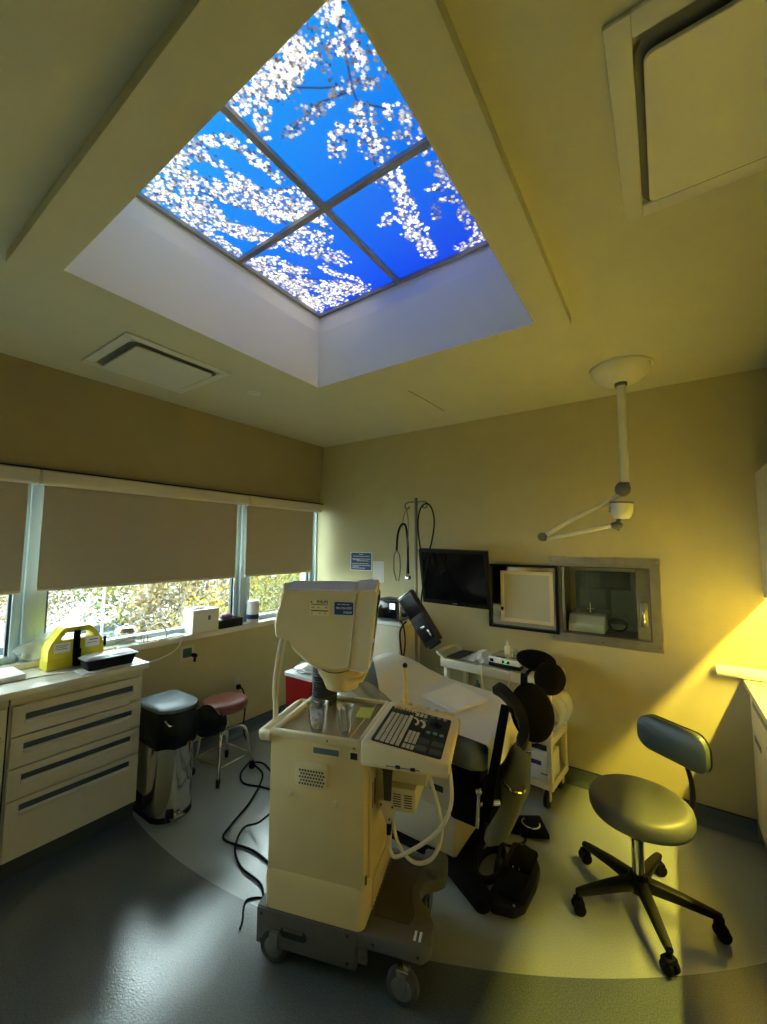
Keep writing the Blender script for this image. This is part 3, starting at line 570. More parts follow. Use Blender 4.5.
# ================================================================== BACK WALL
yW = D-.001
t = thing('wall_sign', 'dark blue notice with white lettering on the back wall', 'sign', (-2.51, D-.002, 1.405))
obj('board', MB().box(-2.642, -2.373, D-.004, D-.0005, 1.405, 1.588), 'whitep', t)
obj('blue_field', MB().box(-2.634, -2.381, D-.0048, D-.0039, 1.412, 1.581), 'blue', t)
mb = MB(); rnd = random.Random(4)
for z, a, b in ((1.566, .40, .62), (1.547, .10, .92), (1.520, .05, .95), (1.511, .10, .45), (1.502, .30, .88), (1.474, .04, .88), (1.456, .08, .95), (1.445, .08, .40), (1.430, .06, .70)):
    x = -2.634+a*.253; xe = -2.634+b*.253
    while x < xe: l = rnd.uniform(.006, .022); mb.box(x, min(x+l, xe), D-.0054, D-.0047, z-.0028, z+.0028); x += l+.004
obj('lettering', mb, 'whitep', t, kind='stuff', label='rows of small white lettering')
one('wall_paper', MB().box(-2.362, -2.229, D-.003, D-.0005, 1.297, 1.503), 'paper', 'plain white sheet taped to the wall beside the blue notice', 'paper')
# television on a wall arm
t = thing('television', 'black flat television tilted down on a wall arm', 'television', (-1.396, 3.0, 1.18))
tm = M.Translation((-1.396, 3.0, 1.399)) @ M.Rotation(R(1.5), 4, 'Y') @ M.Rotation(R(13), 4, 'X')
def L(mb): return mb.xf(tm)
obj('case', L(MB().box(-.293, .293, -.012, .035, -.228, .228, .006)), 'black', t)
obj('screen', L(MB().box(-.268, .268, -.0135, -.0115, -.19, .205)), 'screen', t)
obj('back_cover', L(MB().box(-.18, .18, .034, .07, -.15, .15, .01)), 'blackm', t)
obj('badge', L(MB().box(-.02, .02, -.0135, -.0118, -.212, -.206)), 'steel2', t)
obj('wall_arm', MB().box(-1.47, -1.32, D-.03, D-.002, 1.30, 1.50, .004).box(-1.42, -1.37, 3.06, D-.03, 1.37, 1.43, .004), 'blackm', t)
# pass-through cabinet in the wall: steel surround, lined box, open door on the left, sash with latch
t = thing('pass_through_cabinet', 'steel framed pass-through hatch in the back wall with its glazed door swung open', 'hatch', (-.38, D, .968))
f = MB(); a0, a1, c0, c1 = -.722, -.032, .968, 1.578
f.box(a0, a1, D-.006, D-.0005, HZ1-.006, c1, .001, 1).box(a0, a1, D-.006, D-.0005, c0, HZ0+.006, .001, 1).box(HX1-.004, a1, D-.006, D-.0005, HZ0+.006, HZ1-.006, .001, 1).box(a0, HX0+.004, D-.006, D-.0005, HZ0+.006, HZ1-.006, .001, 1)
obj('surround', f, 'steel2', t)
for x, z in ((-.05, 1.55), (-.05, 1.0), (-.38, 1.555), (-.38, .99), (-.7, 1.55), (-.7, .99)): obj('screw', MB().sph((x, D-.006, z), (.006, .003, .006), 8), 'steel', t)
e = .0015
mb = MB().box(HX0+e, HX0+.012, D-.004, D+.34, HZ0+e, HZ1-e).box(HX1-.012, HX1-e, D-.004, D+.34, HZ0+e, HZ1-e).box(HX0+.012, HX1-.012, D-.004, D+.34, HZ0+e, HZ0+.012).box(HX0+.012, HX1-.012, D-.004, D+.34, HZ1-.012, HZ1-e)
obj('lining', mb, 'insteel', t)
obj('back_door_frame', MB().box(HX0+.012, HX1-.012, D+.30, D+.325, HZ1-.05, HZ1-.012).box(HX0+.012, HX1-.012, D+.30, D+.325, HZ0+.012, HZ0+.05).box(HX0+.012, HX0+.05, D+.30, D+.325, HZ0+.05, HZ1-.05).box(HX1-.05, HX1-.012, D+.30, D+.325, HZ0+.05, HZ1-.05), 'steel2', t)
obj('back_pane', MB().box(HX0+.05, HX1-.05, D+.31, D+.314, HZ0+.05, HZ1-.05), 'inglass', t)
obj('front_pane', MB().box(HX0+.10, HX1-.085, D+.012, D+.015, HZ0+.014, HZ1-.014), 'pane', t)
obj('latch_stile', MB().box(HX1-.085, HX1-.014, D+.008, D+.020, HZ0+.014, HZ1-.014, .001, 1), 'steel', t, label='brass-toned steel stile')
h = obj('latch_plate', MB().box(-.152, -.112, D+.002, D+.008, 1.12, 1.28, .002), 'steel2', t)
obj('latch_handle', MB().tube([(-.132, D-.0, 1.23), (-.132, D-.028, 1.225), (-.132, D-.03, 1.16), (-.128, D-.012, 1.14)], .008, 8, 3), 'steel', h)
obj('hinge_stile', MB().box(HX0+.012, HX0+.03, D-.012, D+.0, HZ0+.012, HZ1-.012), 'steel', t)
# the door leaf, open against the wall on the left
dr = obj('door', MB()._add(ring_prism([(-1.178, 1.017), (-.657, 1.017), (-.657, 1.512), (-1.178, 1.512)], [(-1.160, 1.035), (-.675, 1.035), (-.675, 1.494), (-1.160, 1.494)], (1, 0, 0), (0, 0, 1), (0, D-.018, 0), .028)), 'black', t, label='dark gasket edged door leaf')
obj('door_sheet', MB().box(-1.161, -.674, D-.022, D-.014, 1.034, 1.495), 'steel', dr)
obj('inner_frame', MB()._add(ring_prism([(-1.082, 1.072), (-.692, 1.072), (-.692, 1.460), (-1.082, 1.460)], [(-1.058, 1.096), (-.716, 1.096), (-.716, 1.436), (-1.058, 1.436)], (1, 0, 0), (0, 0, 1), (0, D-.022, 0), .014)), 'beige2', dr)
obj('glazing', MB().box(-1.059, -.715, D-.027, D-.0222, 1.095, 1.437), 'doorglass', dr)
obj('door_catch', MB().box(-1.078, -1.060, D-.05, D-.036, 1.16, 1.18).sph((-1.07, D-.04, 1.16), .009, 8), 'black', dr)
# inside and behind the hatch
t = thing('slide_warmer', 'white flat warming device inside the hatch', 'device', (-.50, D+.2, HZ0+.013))
wz = HZ0+.0125
obj('housing', MB().prism([(.06, 0), (.26, 0), (.26, .115), (.115, .115), (.06, .055)], (0, 1, 0), (0, 0, 1), (-.61, D, wz), .235, .004), 'white', t)
obj('badge', MB().box(-.50, -.455, D+.0555, D+.0605, wz+.02, wz+.035), 'yellowp', t)
t = thing('tap_fitting', 'small chrome fitting on top of the white device in the hatch', 'fitting', (-.48, D+.2, wz+.1155))
obj('stem', MB().cyl((-.48, D+.2, wz+.116), (-.48, D+.2, wz+.20), .006).cyl((-.50, D+.2, wz+.155), (-.45, D+.2, wz+.155), .005), 'chrome', t); obj('foot', MB().cyl((-.48, D+.2, wz+.1152), (-.48, D+.2, wz+.122), .02), 'chrome', t)
one('cable_coil', MB().tube([(-.30+.055*math.cos(a/3), D+.17+.02*math.sin(a/2), wz+.055+.042*math.sin(a/3)) for a in range(0, 46)], .006, 6), 'cable', 'dark cable coil beside the white device in the hatch', 'cable')
struct('wall_outer', MB().box(-1.3, .6, D+1.3, D+1.34, 0, 2.6).box(-1.3, -1.26, D+.36, D+1.3, 0, 2.6).box(.56, .6, D+.36, D+1.3, 0, 2.6).box(-1.3, .6, D+.101, D+1.34, 2.6, 2.64), 'greyp')
struct('floor_lab', MB().box(-1.3, .6, D+.101, D+1.34, -.05, 0), 'cove')
t = thing('lab_bench', 'dim bench seen through the hatch glass', 'bench', (-.35, D+.9, 0))
obj('top', MB().box(-1.2, .5, D+.62, D+1.28, .88, .92), 'lam2', t); obj('cabinet', MB().box(-1.2, .5, D+.66, D+1.28, .001, .8795), 'lam', t)
t = thing('computer_monitor', 'black monitor on the bench seen through the hatch glass', 'monitor', (-.42, D+.85, .9205))
obj('screen', MB().box(-.62, -.25, D+.84, D+.87, 1.28, 1.55, .004), 'screen', t); obj('stand', MB().cyl((-.43, D+.88, .93), (-.43, D+.88, 1.38), .02).box(-.53, -.33, D+.80, D+.96, .9205, .935), 'black', t)
for i, (x, h, m) in enumerate(((-.72, .16, 'white'), (-.60, .12, 'clear'), (-.20, .2, 'brownd'), (-.08, .13, 'white'))):
    one('bottle', MB().lathe([(.03, .9205), (.032, .93), (.032, .9205+h*.7), (.012, .9205+h*.85), (.012, .9205+h), (.001, .9205+h)], (x, D+.75, 0), 14), m, ['white bottle at the left end of the bench behind the hatch', 'clear bottle beside the monitor behind the hatch', 'brown bottle right of the monitor behind the hatch', 'white bottle at the right end of the bench behind the hatch'][i], 'bottle', 'bottles on the bench behind the hatch')
# ================================================================== ULTRASOUND MACHINE (u forward, v across, z up)
US = thing('ultrasound_machine', 'large beige ultrasound machine on a grey wheeled base in the middle of the room', 'ultrasound', (-1.339, 1.201, 0), R(18.75))
def U(name, mb, m, par=None, **k): return obj(name, mb, m, par or US, local=True, **k)
# base
bs = U('base', MB().box(-.095, .335, 0, .46, .055, .195, .010).prism(
    [(.33, .002), (.585, .002), (.612, .03), (.612, .12), (.585, .17), (.545, .21), (.53, .255), (.545, .30), (.60, .335), (.625, .36), (.625, .44), (.605, .462), (.33, .462)], (1, 0, 0), (0, 1, 0), (0, 0, .14), .055, .008), 'chassis')
U('base_arm', MB().prism([(.545, .335), (.60, .335), (.628, .36), (.628, .44), (.605, .463), (.52, .463), (.52, .40)], (1, 0, 0), (0, 1, 0), (0, 0, .15), .075, .012), 'chassis', bs)
U('footwell', MB().prism([(.375, .085), (.52, .085), (.535, .13), (.51, .20), (.50, .26), (.51, .33), (.525, .40), (.51, .43), (.375, .43)], (1, 0, 0), (0, 1, 0), (0, 0, .1935), .004, .0015, 1), 'chassis2', bs)
U('seam_plate', MB().box(-.09, .332, -.004, .001, .060, .190, .002), 'chassis', bs)
hnd = U('hand_slot', MB().prism(rrect(.058, .018, .017, cx=.075, cy=.124), (1, 0, 0), (0, 0, 1), (0, -.0035, 0), .002), 'dark', bs)
U('slot_grip', MB().box(.03, .115, -.008, -.003, .130, .142, .003), 'chassis', hnd)
U('foot_bracket', MB().box(.34, .375, .004, .02, .085, .142, .002).cyl((.357, .004, .105), (.357, -.002, .105), .008), 'chassis', bs)
for x, z in ((-.07, .075), (-.07, .17), (.30, .08), (.30, .175), (.40, .165), (.57, .165)): U('screw', MB().sph((x, -.004 if x < .33 else .0015, z), (.006, .003, .006), 8), 'dark', bs)
U('white_mark', MB().box(.548, .557, .028, .068, .1945, .1965).box(.567, .576, .028, .068, .1945, .1965), 'whitep', bs)
def caster(x, y, ang):
    m = M.Translation((x, y, 0)) @ M.Rotation(R(ang), 4, 'Z')
    c = U('caster', MB().cyl((0, -.016, .0605), (0, .016, .0605), .060, n=26, bev=.006).xf(m), 'rubber')
    U('hub', MB().cyl((0, -.0175, .0605), (0, .0175, .0605), .040, n=22, bev=.003).cyl((0, -.024, .0605), (0, .024, .0605), .010).xf(m), 'steel', c)
    U('fork', MB().box(-.016, .020, -.026, -.020, .055, .125, .002).box(-.016, .020, .020, .026, .055, .125, .002).box(-.018, .028, -.026, .026, .118, .128, .002).cyl((.014, 0, .125), (.014, 0, .142), .014).xf(m), 'steel', c)
caster(.515, .002, -6); caster(-.012, .012, 4); caster(.535, .36, 80); caster(.0, .40, 8)
# body
bd = U('body', MB().box(-.055, .362, .002, .42, .33, .862, .012), 'beige')
U('lower_cover', MB().loft([[V((x, y, z)) for x, y in rrect(a, b, r, 4, .150, .214)] for z, a, b, r in ((.196, .212, .214, .03), (.30, .218, .220, .035), (.335, .214, .216, .035), (.352, .206, .210, .03))]), 'beige')
# top rim, shallow pan and smoky cover
rim = MB()
rim.box(-.058, .345, -.002, .022, .858, .886, .007).box(-.058, .345, .415, .437, .858, .888, .007).box(-.058, -.032, .022, .415, .858, .886, .007).box(.33, .352, .022, .415, .858, .890, .007)
tp = U('top_rim', rim, 'beige2')
U('tray_floor', MB().box(-.033, .331, .021, .416, .861, .866), 'beige2', tp)
U('smoky_cover', MB().box(-.033, .331, .021, .416, .873, .876), 'tray', tp)
U('cover_seam', MB().box(.285, .288, .022, .415, .8761, .8775), 'beige', tp)
U('push_handle', MB().tube([(-.05, .004, .858), (-.088, .004, .856), (-.100, .02, .856), (-.100, .33, .858), (-.088, .35, .859), (-.05, .35, .860)], .021, 10), 'beige2')
# flank details
sl = U('badge_recess', MB().prism(rrect(.064, .019, .004, cx=.200, cy=.831), (1, 0, 0), (0, 0, 1), (0, .0018, 0), .003), 'beige2')
U('badge_plate', MB().prism(rrect(.055, .011, .003, cx=.200, cy=.829), (1, 0, 0), (0, 0, 1), (0, -.0012, 0), .002), 'lidgrey', sl, label='dull name plate')
sp = U('speaker_cover', MB().prism(rrect(.071, .047, .012, cx=.1425, cy=.738), (1, 0, 0), (0, 0, 1), (0, .003, 0), .019, .004).box(.074, .211, -.020, -.013, .764, .785, .004), 'beige2')
mb = MB()
for i in range(9):
    for j in range(5): mb.sph((.094+i*.0122+(.006 if j % 2 else 0), -.0158, .703+j*.0125), (.0046, .0025, .0046), 6)
U('speaker_holes', mb, 'inkp', sp, kind='stuff')
sw = U('power_switch', MB().box(.300, .337, -.002, .004, .812, .845, .002), 'beige2')
U('rocker', MB().box(.304, .333, -.005, -.001, .816, .841, .002), 'dark', sw)
for p in ((.046, .646), (.243, .642)): U('screw', MB().sph((p[0], .001, p[1]), (.009, .007, .009), 10).cyl((p[0], -.004, p[1]), (p[0], -.008, p[1]), .004, n=8), 'beige2')
U('top_screw', MB().sph((.204, -.002, .871), .004, 8).sph((.318, -.001, .857), (.007, .002, .003), 8), 'inkp')
# front end: panel lines, slanted slats, module box, strap, probe port
ft = U('front_panel', MB().box(.3615, .372, .05, .38, .355, .80, .004), 'beige')
for i in range(14): U('slat', MB().box(-.004, .004, -.004, .004, -.052, .052, .0015, 1, m=M.Translation((.3715, .09+i*.021, .272)) @ M.Rotation(R(-14), 4, 'X')), 'beige2', ft)
U('groove', MB().box(.3722, .3732, .075, .08, .60, .70).box(.3722, .3732, .10, .112, .60, .70), 'dark', ft)
U('catch', MB().box(.362, .369, .012, .026, .355, .385, .003), 'inkp', ft)
pm = U('probe_module', MB().box(.435, .545, .085, .36, .600, .690, .004).box(.40, .585, .12, .36, .69, .745, .006), 'beige2')
mb = MB()
for i in range(6):
    for j in (0, 1): mb.box(.455+j*.045, .487+j*.045, .0838, .0855, .618+i*.009, .6215+i*.009)
U('vent_slots', mb, 'inkp', pm)
U('module_arm', MB().box(.372, .44, .13, .34, .57, .75, .005), 'beige', pm)
U('strap', MB().prism([(.385, .795), (.475, .795), (.452, .745), (.447, .635), (.418, .635), (.414, .745)], (1, 0, 0), (0, 0, 1), (0, .078, 0), -.010, .002, 1), 'rubber')
U('console_shadow', MB().box(.45, .60, .06, .34, .776, .799), 'blackm')  # matt-black slab standing in for the shade under the console
pt = U('port_block', MB().prism([(.395, .632), (.462, .632), (.458, .585), (.445, .545), (.425, .545), (.405, .585)], (1, 0, 0), (0, 0, 1), (0, .085, 0), -.03, .004), 'beige2')
U('port_screw', MB().sph((.405, .084, .615), .004, 6).sph((.452, .084, .612), .004, 6).sph((.44, .084, .565), .004, 6), 'dark', pt)
U('plug', MB().cyl((.436, .098, .548), (.434, .098, .50), .011, .009, 12).cyl((.436, .098, .548), (.436, .098, .558), .012), 'black', pt)
# keyboard console
cs = U('console', MB().prism([(.346, .800), (.668, .800), (.690, .815), (.692, .853), (.375, .894), (.346, .890)], (1, 0, 0), (0, 0, 1), (0, .425, 0), .430, .009, 3), 'beige2')
U('front_lip', MB().box(.352, .684, -.0055, -.001, .802, .812, .002), 'beige', cs)
U('disc_slot', MB().box(.45, .58, -.0055, -.0035, .813, .816).box(.452, .454, -.0055, -.0035, .806, .816), 'inkp', cs); U('slot_button', MB().box(.487, .505, -.007, -.0035, .810, .822).box(.545, .563, -.007, -.0035, .809, .821), 'dark', cs)
km = M.Translation((.375, 0, .894)) @ M.Rotation(math.atan2(.041, .317), 4, 'Y')
kp = U('keyboard_panel', MB().prism(rrect(.139, .176, .012, cx=.146, cy=.185), (1, 0, 0), (0, 1, 0), (0, 0, -.001), .0035).xf(km), 'kbpad', cs)
mb = MB(); rnd = random.Random(2)
for i in range(5):
    x = .022+i*.0205; y = .018
    while y < .285:
        wd = .021 if not (i == 4 and .08 < y < .19) else .09
        mb.box(x, x+.0155, y, y+wd-.0035, .002, .0075, .0012, 1); y += wd
for i in range(3):
    for j in range(8): mb.box(.130+i*.0165, .143+i*.0165, .018+j*.017+(.012 if j > 1 else 0), .031+j*.017+(.012 if j > 1 else 0), .002, .0065, .001, 1)
for j in range(6):
    a = -.5+j*.35; mb.box(-.006, .006, -.006, .006, .002, .0065, .001, 1, m=M.Translation((.152+.028*math.cos(a), .240+.04*math.sin(a), 0)) @ M.Rotation(a, 4, 'Z'))
    mb.box(-.005, .005, -.006, .006, .002, .0065, .001, 1, m=M.Translation((.122+.028*math.cos(a), .25+.04*math.sin(a), 0)) @ M.Rotation(a, 4, 'Z'))
for i in range(3):
    for j in range(2): mb.box(.125+i*.019, .140+i*.019, .315+j*.02, .328+j*.02, .002, .0065, .001, 1)
U('keys', mb.xf(km), 'keys', kp, kind='stuff', label='rows of pale keys')
mb = MB()
for i in range(6): mb.box(.018+i*.017, .030+i*.017, .312, .332, .002, .007, .001, 1)
U('function_keys', mb.xf(km), 'greyp', kp)
mb = MB()
for i in range(8): mb.box(.020+i*.0135, .029+i*.0135, .340, .358, .002, .014, .0015, 1)
U('slider_tabs', mb.xf(km), 'beige', kp)
for s, tt, m in ((.70, .94, 'teal'), (.80, .94, 'teal'), (.90, .94, 'pinkb'), (.60, .78, 'teal'), (.716, .5, 'teal'), (.82, .51, 'teal'), (.92, .5, 'teal')):
    U('button', MB().cyl((.007+s*.278, .009+tt*.352, .002), (.007+s*.278, .009+tt*.352, .008), .0095, n=14, bev=.002).xf(km), m, kp)
for s, tt in ((.70, .27), (.90, .27), (.70, .10), (.90, .10)):
    U('paddle', MB().prism(rrect(.022, .020, .008, cx=.007+s*.278, cy=.009+tt*.352), (1, 0, 0), (0, 1, 0), (0, 0, .002), .004, .001, 1).xf(km), 'greyp', kp)
U('trackball', MB().sph((.007+.79*.278, .009+.74*.352, .004), .014, 14).lathe([(.028, .002), (.026, .0045), (.018, .004)], (.007+.79*.278, .009+.74*.352, 0), 20).xf(km), 'black', kp)
# probe holders along the far edge of the console
mb = MB()
for i in range(6): mb.cyl((.405+i*.043, .445, .85), (.405+i*.043, .445, .882-.005*i), .014, n=12).cyl((.405+i*.043, .445, .880-.005*i), (.405+i*.043, .445, .888-.005*i), .010, n=12)
mb.box(.385, .66, .424, .452, .83, .86, .004)
U('holder_rail', mb, 'beige', cs)
# neck, swivel dish, monitor
U('neck_post', MB().cyl((.030, .36, .866), (.030, .36, 1.06), .045, n=24), 'black')
mb = MB()
for i in range(13): mb.lathe([(.047, .884+i*.0125), (.062, .886+i*.0125), (.062, .892+i*.0125), (.047, .8945+i*.0125)], (.030, .36, 0), 28)
U('bellows', mb, 'rubber')
MO = M.Translation((.05, .19, 0)) @ M.Rotation(R(2.25), 4, 'Z')
sv = U('swivel_dish', MB().lathe([(.070, .955), (.080, .960), (.095, 1.0), (.118, 1.035), (.122, 1.075), (.10, 1.08)], (.078, .165, 0), 32, sx=1, sy=.95).prism([(.08, .08), (.18, .06), (.21, .09), (.19, .25), (.16, .28), (.08, .26)], (1, 0, 0), (0, 1, 0), (0, 0, 1.012), .018, .006).xf(MO), 'beige')
mn = None
def tp_(v):
    n2 = v.y*(.36-(.26-v.x)*.30)/.36; return V((v.x-.27*n2, n2, v.z))
prof = [(-.157, 1.436), (-.172, 1.400), (-.191, 1.336), (-.203, 1.267), (-.195, 1.216), (-.127, 1.199), (-.113, 1.179), (-.051, 1.133), (.0, 1.104), (.03, 1.094), (.085, 1.087), (.13, 1.090), (.168, 1.098), (.178, 1.19), (.190, 1.31), (.203, 1.437), (.11, 1.436), (.0, 1.436), (-.08, 1.436)]
secs = []
for n_, sc in ((0.004, .965), (.0, .985), (.008, 1.0), (.05, 1), (.12, 1), (.18, 1), (.24, 1), (.31, 1), (.352, 1.0), (.36, .985), (.356, .965)):
    q = []; k_ = 1-((n_-.18)/.18)**2; k_ = max(k_, 0)
    for a, b in prof:
        if b > 1.42: b += .032*k_*(1 if a > -.15 else .8)
        if b < 1.195 and -.12 < a < .16: b -= .045*k_**.7
        if a < -.15 and b > 1.2: a -= .025*k_
        q.append(V((.0+(a-.0)*sc, n_, 1.27+(b-1.27)*sc)))
    secs.append([tp_(v) for v in q])
mn = U('monitor_housing', MB().loft(secs).xf(MO), 'beige', sharp=30)
bz = []
for n_, sc in ((-.004, .97), (-.010, .99), (-.006, 1), (.06, 1), (.18, 1), (.30, 1), (.366, 1), (.370, .99), (.364, .97)):
    k_ = max(0, 1-((n_-.18)/.19)**2); q = []
    for a, b in ((.205, 1.444), (.186, 1.27), (.171, 1.092), (.236, 1.086), (.258, 1.098), (.279, 1.27), (.298, 1.436), (.290, 1.452)):
        if b > 1.42: b += .032*k_
        if a > .22: a += .016*k_**.7
        q.append(V((a, n_, 1.27+(b-1.27)*sc)))
    bz.append([tp_(v) for v in q])
bzl = U('monitor_bezel', MB().loft(bz).xf(MO), 'beige2', sharp=30)
scr = MB().grid(lambda i, j: tp_(V((.259+.010+.037*j+.014*(1-(2*i-1)**2), .035+.29*i, 1.125+.30*j))), 8, 4, .004)
U('screen', scr.xf(MO), 'screen', bzl)
U('bezel_button', MB().box(.268, .290, -.0125, -.004, 1.222, 1.240, .003).xf(MO), 'whitep', bzl)
U('housing_arc', MB().tube([(.005+.17*(i/10), .035-.035*math.sin(PI*i/10), 1.085-.012*math.sin(PI*i/10)) for i in range(11)], .0022, 6).xf(MO), 'inkp', mn)
mb = MB()
for i in range(19): mb.box(-.12+i*.0155, -.112+i*.0155, .03, .33, 1.4345, 1.4345+.001)
def topz(n_, e_): return e_+.032*max(0, 1-((n_-.18)/.18)**2)
U('top_panel', MB().grid(lambda i, j: tp_(V((-.145+.335*i, .012+.336*j, topz(.012+.336*j, 1.438)))), 12, 12, .003).xf(MO), 'skylit_bleach', mn, label='bleached top of the housing, coloured paler for skylight sheen')
U('bezel_top', MB().grid(lambda i, j: tp_(V((.208+.076*i, -.002+.364*j, topz(-.002+.364*j, 1.446+.007*i)))), 4, 12, .003).xf(MO), 'skylit_bleach', bzl, label='bleached top of the bezel, coloured paler for skylight sheen')
gr = MB()
for i in range(19):
    x = -.12+i*.0155
    gr.loft([[tp_(V(q_)) for q_ in ((x, n_, topz(n_, 1.4415)), (x+.006, n_, topz(n_, 1.4415)), (x+.006, n_, topz(n_, 1.436)), (x, n_, topz(n_, 1.436)))] for n_ in (.02, .05, .1, .18, .26, .31, .34)])
mb.bm.free()
U('top_ribs', gr.xf(MO), 'skylit_bleach', mn)
# stickers on the monitor flank
TX = MO @ M.Rotation(R(90), 4, 'X')      # x along the housing, y up, z towards the viewer
yl = U('yellow_label', MB().prism(rrect(.048, .035, .002, cx=.022, cy=1.362), (1, 0, 0), (0, 1, 0), (0, 0, -.0002), .0012).xf(TX), 'yellowp', mn, label='yellow service label')
mb = MB().text('PHILIPS', .0175, TX @ M.Translation((.036, 1.389, .0012)), bold=.0006)
for z, a, b in ((1.377, -.02, .065), (1.364, -.018, -.004), (1.364, .012, .02), (1.364, .05, .062), (1.350, -.02, .065), (1.348, -.02, .066), (1.337, -.02, -.012), (1.337, .02, .028), (1.337, .046, .054)):
    mb.box(a, b, z-.0016, z+.0016, .0009, .0013, m=TX)
mb.box(-.022, -.015, 1.384, 1.393, .0009, .0013, m=TX)
U('label_print', mb, 'inkp', yl)
bl = U('blue_sticker', MB().prism(rrect(.048, .031, .006, cx=.141, cy=1.364), (1, 0, 0), (0, 1, 0), (0, 0, -.0002), .0012).xf(TX), 'whitep', mn, label='blue service sticker')
U('sticker_field', MB().prism(rrect(.046, .029, .005, cx=.141, cy=1.364), (1, 0, 0), (0, 1, 0), (0, 0, .0009), .0004).xf(TX), 'blue', bl)
mb = MB().text('800-722-9377', .0135, TX @ M.Translation((.141, 1.365, .0014)), bold=.0003).text('PHILIPS', .0125, TX @ M.Translation((.160, 1.346, .0014)), bold=.0003)
for a, b in ((.11, .125), (.129, .150), (.154, .168)): mb.box(a, b, 1.380, 1.3835, .0012, .0016, m=TX)
U('sticker_print', mb, 'whitep', bl)
U('monitor_cable', MB().tube([(-.125, .21, 1.23), (-.135, .19, 1.15), (-.142, .17, 1.0), (-.118, .14, .92), (-.105, .12, .872)], .0085, 8, 5).tube([(-.11, .22, 1.23), (-.12, .20, 1.13), (-.127, .18, 1.0), (-.110, .15, .92), (-.100, .13, .87)], .006, 8, 5), 'cord')
U('probe_cable', MB().tube([(.434, .098, .503), (.44, .08, .47), (.47, .05, .455), (.53, .05, .487), (.60, .06, .535), (.66, .07, .60), (.69, .07, .69), (.679, .09, .80)], .0075, 8, 6).tube([(.44, .13, .60), (.445, .11, .55), (.48, .09, .47), (.54, .085, .425), (.61, .08, .455), (.647, .08, .54), (.64, .08, .63), (.605, .09, .74), (.59, .10, .80)], .0075, 8, 6), 'cord')
# things on the machine
def usw(u, v, z): return W[US.name] @ V((u, v, z))
c1 = usw(.130, .065, .8765); c2 = usw(.245, .085, .8765)
t = thing('plastic_cup', 'wide clear plastic cup filled with cotton balls on the machine cover', 'cup', c1)
obj('cup_wall', MB().lathe([(.030, .0005), (.031, .003), (.045, .108), (.046, .11), (.0438, .109), (.029, .004), (.001, .0035)], (0, 0, 0), 28), 'clear', t, local=True)
mb = MB(); rnd = random.Random(3)
for i in range(26): a = rnd.uniform(0, 6.28); r_ = rnd.uniform(0, .019+.006*i/26); mb.sph((r_*math.cos(a), r_*math.sin(a), .013+.052*i/26), rnd.uniform(.009, .013), 8)
obj('cotton_balls', mb, 'paper', t, local=True, kind='stuff')
t = thing('plastic_cup', 'narrow clear plastic cup of white swab packets on the machine cover', 'cup', c2)
obj('cup_wall', MB().lathe([(.021, .0005), (.022, .003), (.037, .098), (.038, .1), (.036, .099), (.020, .004), (.001, .0035)], (0, 0, 0), 24), 'clear', t, local=True)
mb = MB()
for i in range(6): a = i*1.05; mb.tube([(.008*math.cos(a), .008*math.sin(a), .005), (-.014+.008*math.cos(a), .008*math.sin(a), .085+.004*(i % 3))], .005, 6)
obj('swab_packets', mb, 'paper', t, local=True)
nm = W[US.name] @ M.Translation((.268, .285, .8762)) @ M.Rotation(R(6), 4, 'Z')
t = thing('sticky_note', 'yellow-green sticky note pad under the machine rim', 'note', usw(.268, .285, .8762), R(24))
obj('sheet', MB().box(-.034, .034, -.055, .055, 0, .006, .001, 1).xf(nm), 'post', t)
t = thing('ultrasound_probe', 'long thin beige ultrasound probe with a black tip standing in the console holder', 'probe', usw(.42, .455, .86))
obj('handle', MB().tube([(0, 0, .0), (0, 0, .07), (0, 0, .08)], [.017, .015, .011], 12).xf(M.Translation(usw(.425, .447, .855))), 'beige', t)
obj('shaft', MB().tube([(0, 0, .078), (.004, -.004, .14), (.0, -.008, .205)], [.0115, .011, .010], 12).xf(M.Translation(usw(.425, .447, .855))), 'yellowp', t)
obj('tip', MB().sph(usw(.425, .447, .855)+V((0, -.008, .207)), (.0125, .0125, .014), 12), 'black', t)
# dark cables on the floor beside the machine
def fl(n, pts, r, lab): return one(n, MB().tube(pts, r, 8, 6), 'cable', lab, 'cable')
fl('floor_cable', [(XL+.038, 2.275, .423), (XL+.075, 2.28, .405), (XL+.10, 2.29, .30), (-2.98, 2.25, .10), (-2.86, 2.22, .0085), (-2.696, 2.117, .0085), (-2.595, 1.952, .0085), (-2.468, 1.880, .0085), (-2.30, 1.93, .0085), (-2.05, 1.95, .0085), (-1.75, 1.75, .0085), (-1.58, 1.55, .05), usw(-.062, .32, .20)], .0062, 'black cable from the wall socket running past the brown stool to the machine')
fl('floor_cable', [usw(-.062, .36, .22), (-1.62, 1.66, .05), (-1.80, 1.75, .0085), (-2.05, 1.83, .0085), (-2.30, 2.02, .0085), (-2.52, 2.10, .0255), (-2.60, 2.06, .0255), (-2.44, 2.02, .0085), (-2.27, 1.79, .0085), (-2.17, 1.57, .0085), (-2.10, 1.48, .0085), (-1.90, 1.52, .0085), (-1.70, 1.50, .0085), (-1.56, 1.42, .04), usw(-.062, .24, .20)], .0062, 'dark cable with a narrow loop lying across the pale floor behind the machine')
fl('floor_cable', [usw(-.058, .10, .45), usw(-.09, .13, .42), (-1.70, 1.52, .30), (-1.98, 1.62, .07), (-2.09, 1.598, .0085), (-1.993, 1.475, .0085), (-1.85, 1.412, .0085), (-1.679, 1.40, .0085), (-1.54, 1.30, .0085), (-1.48, 1.25, .03), usw(-.103, .06, .10)], .0055, 'dark cable arching left of the machine and touching the circle edge')
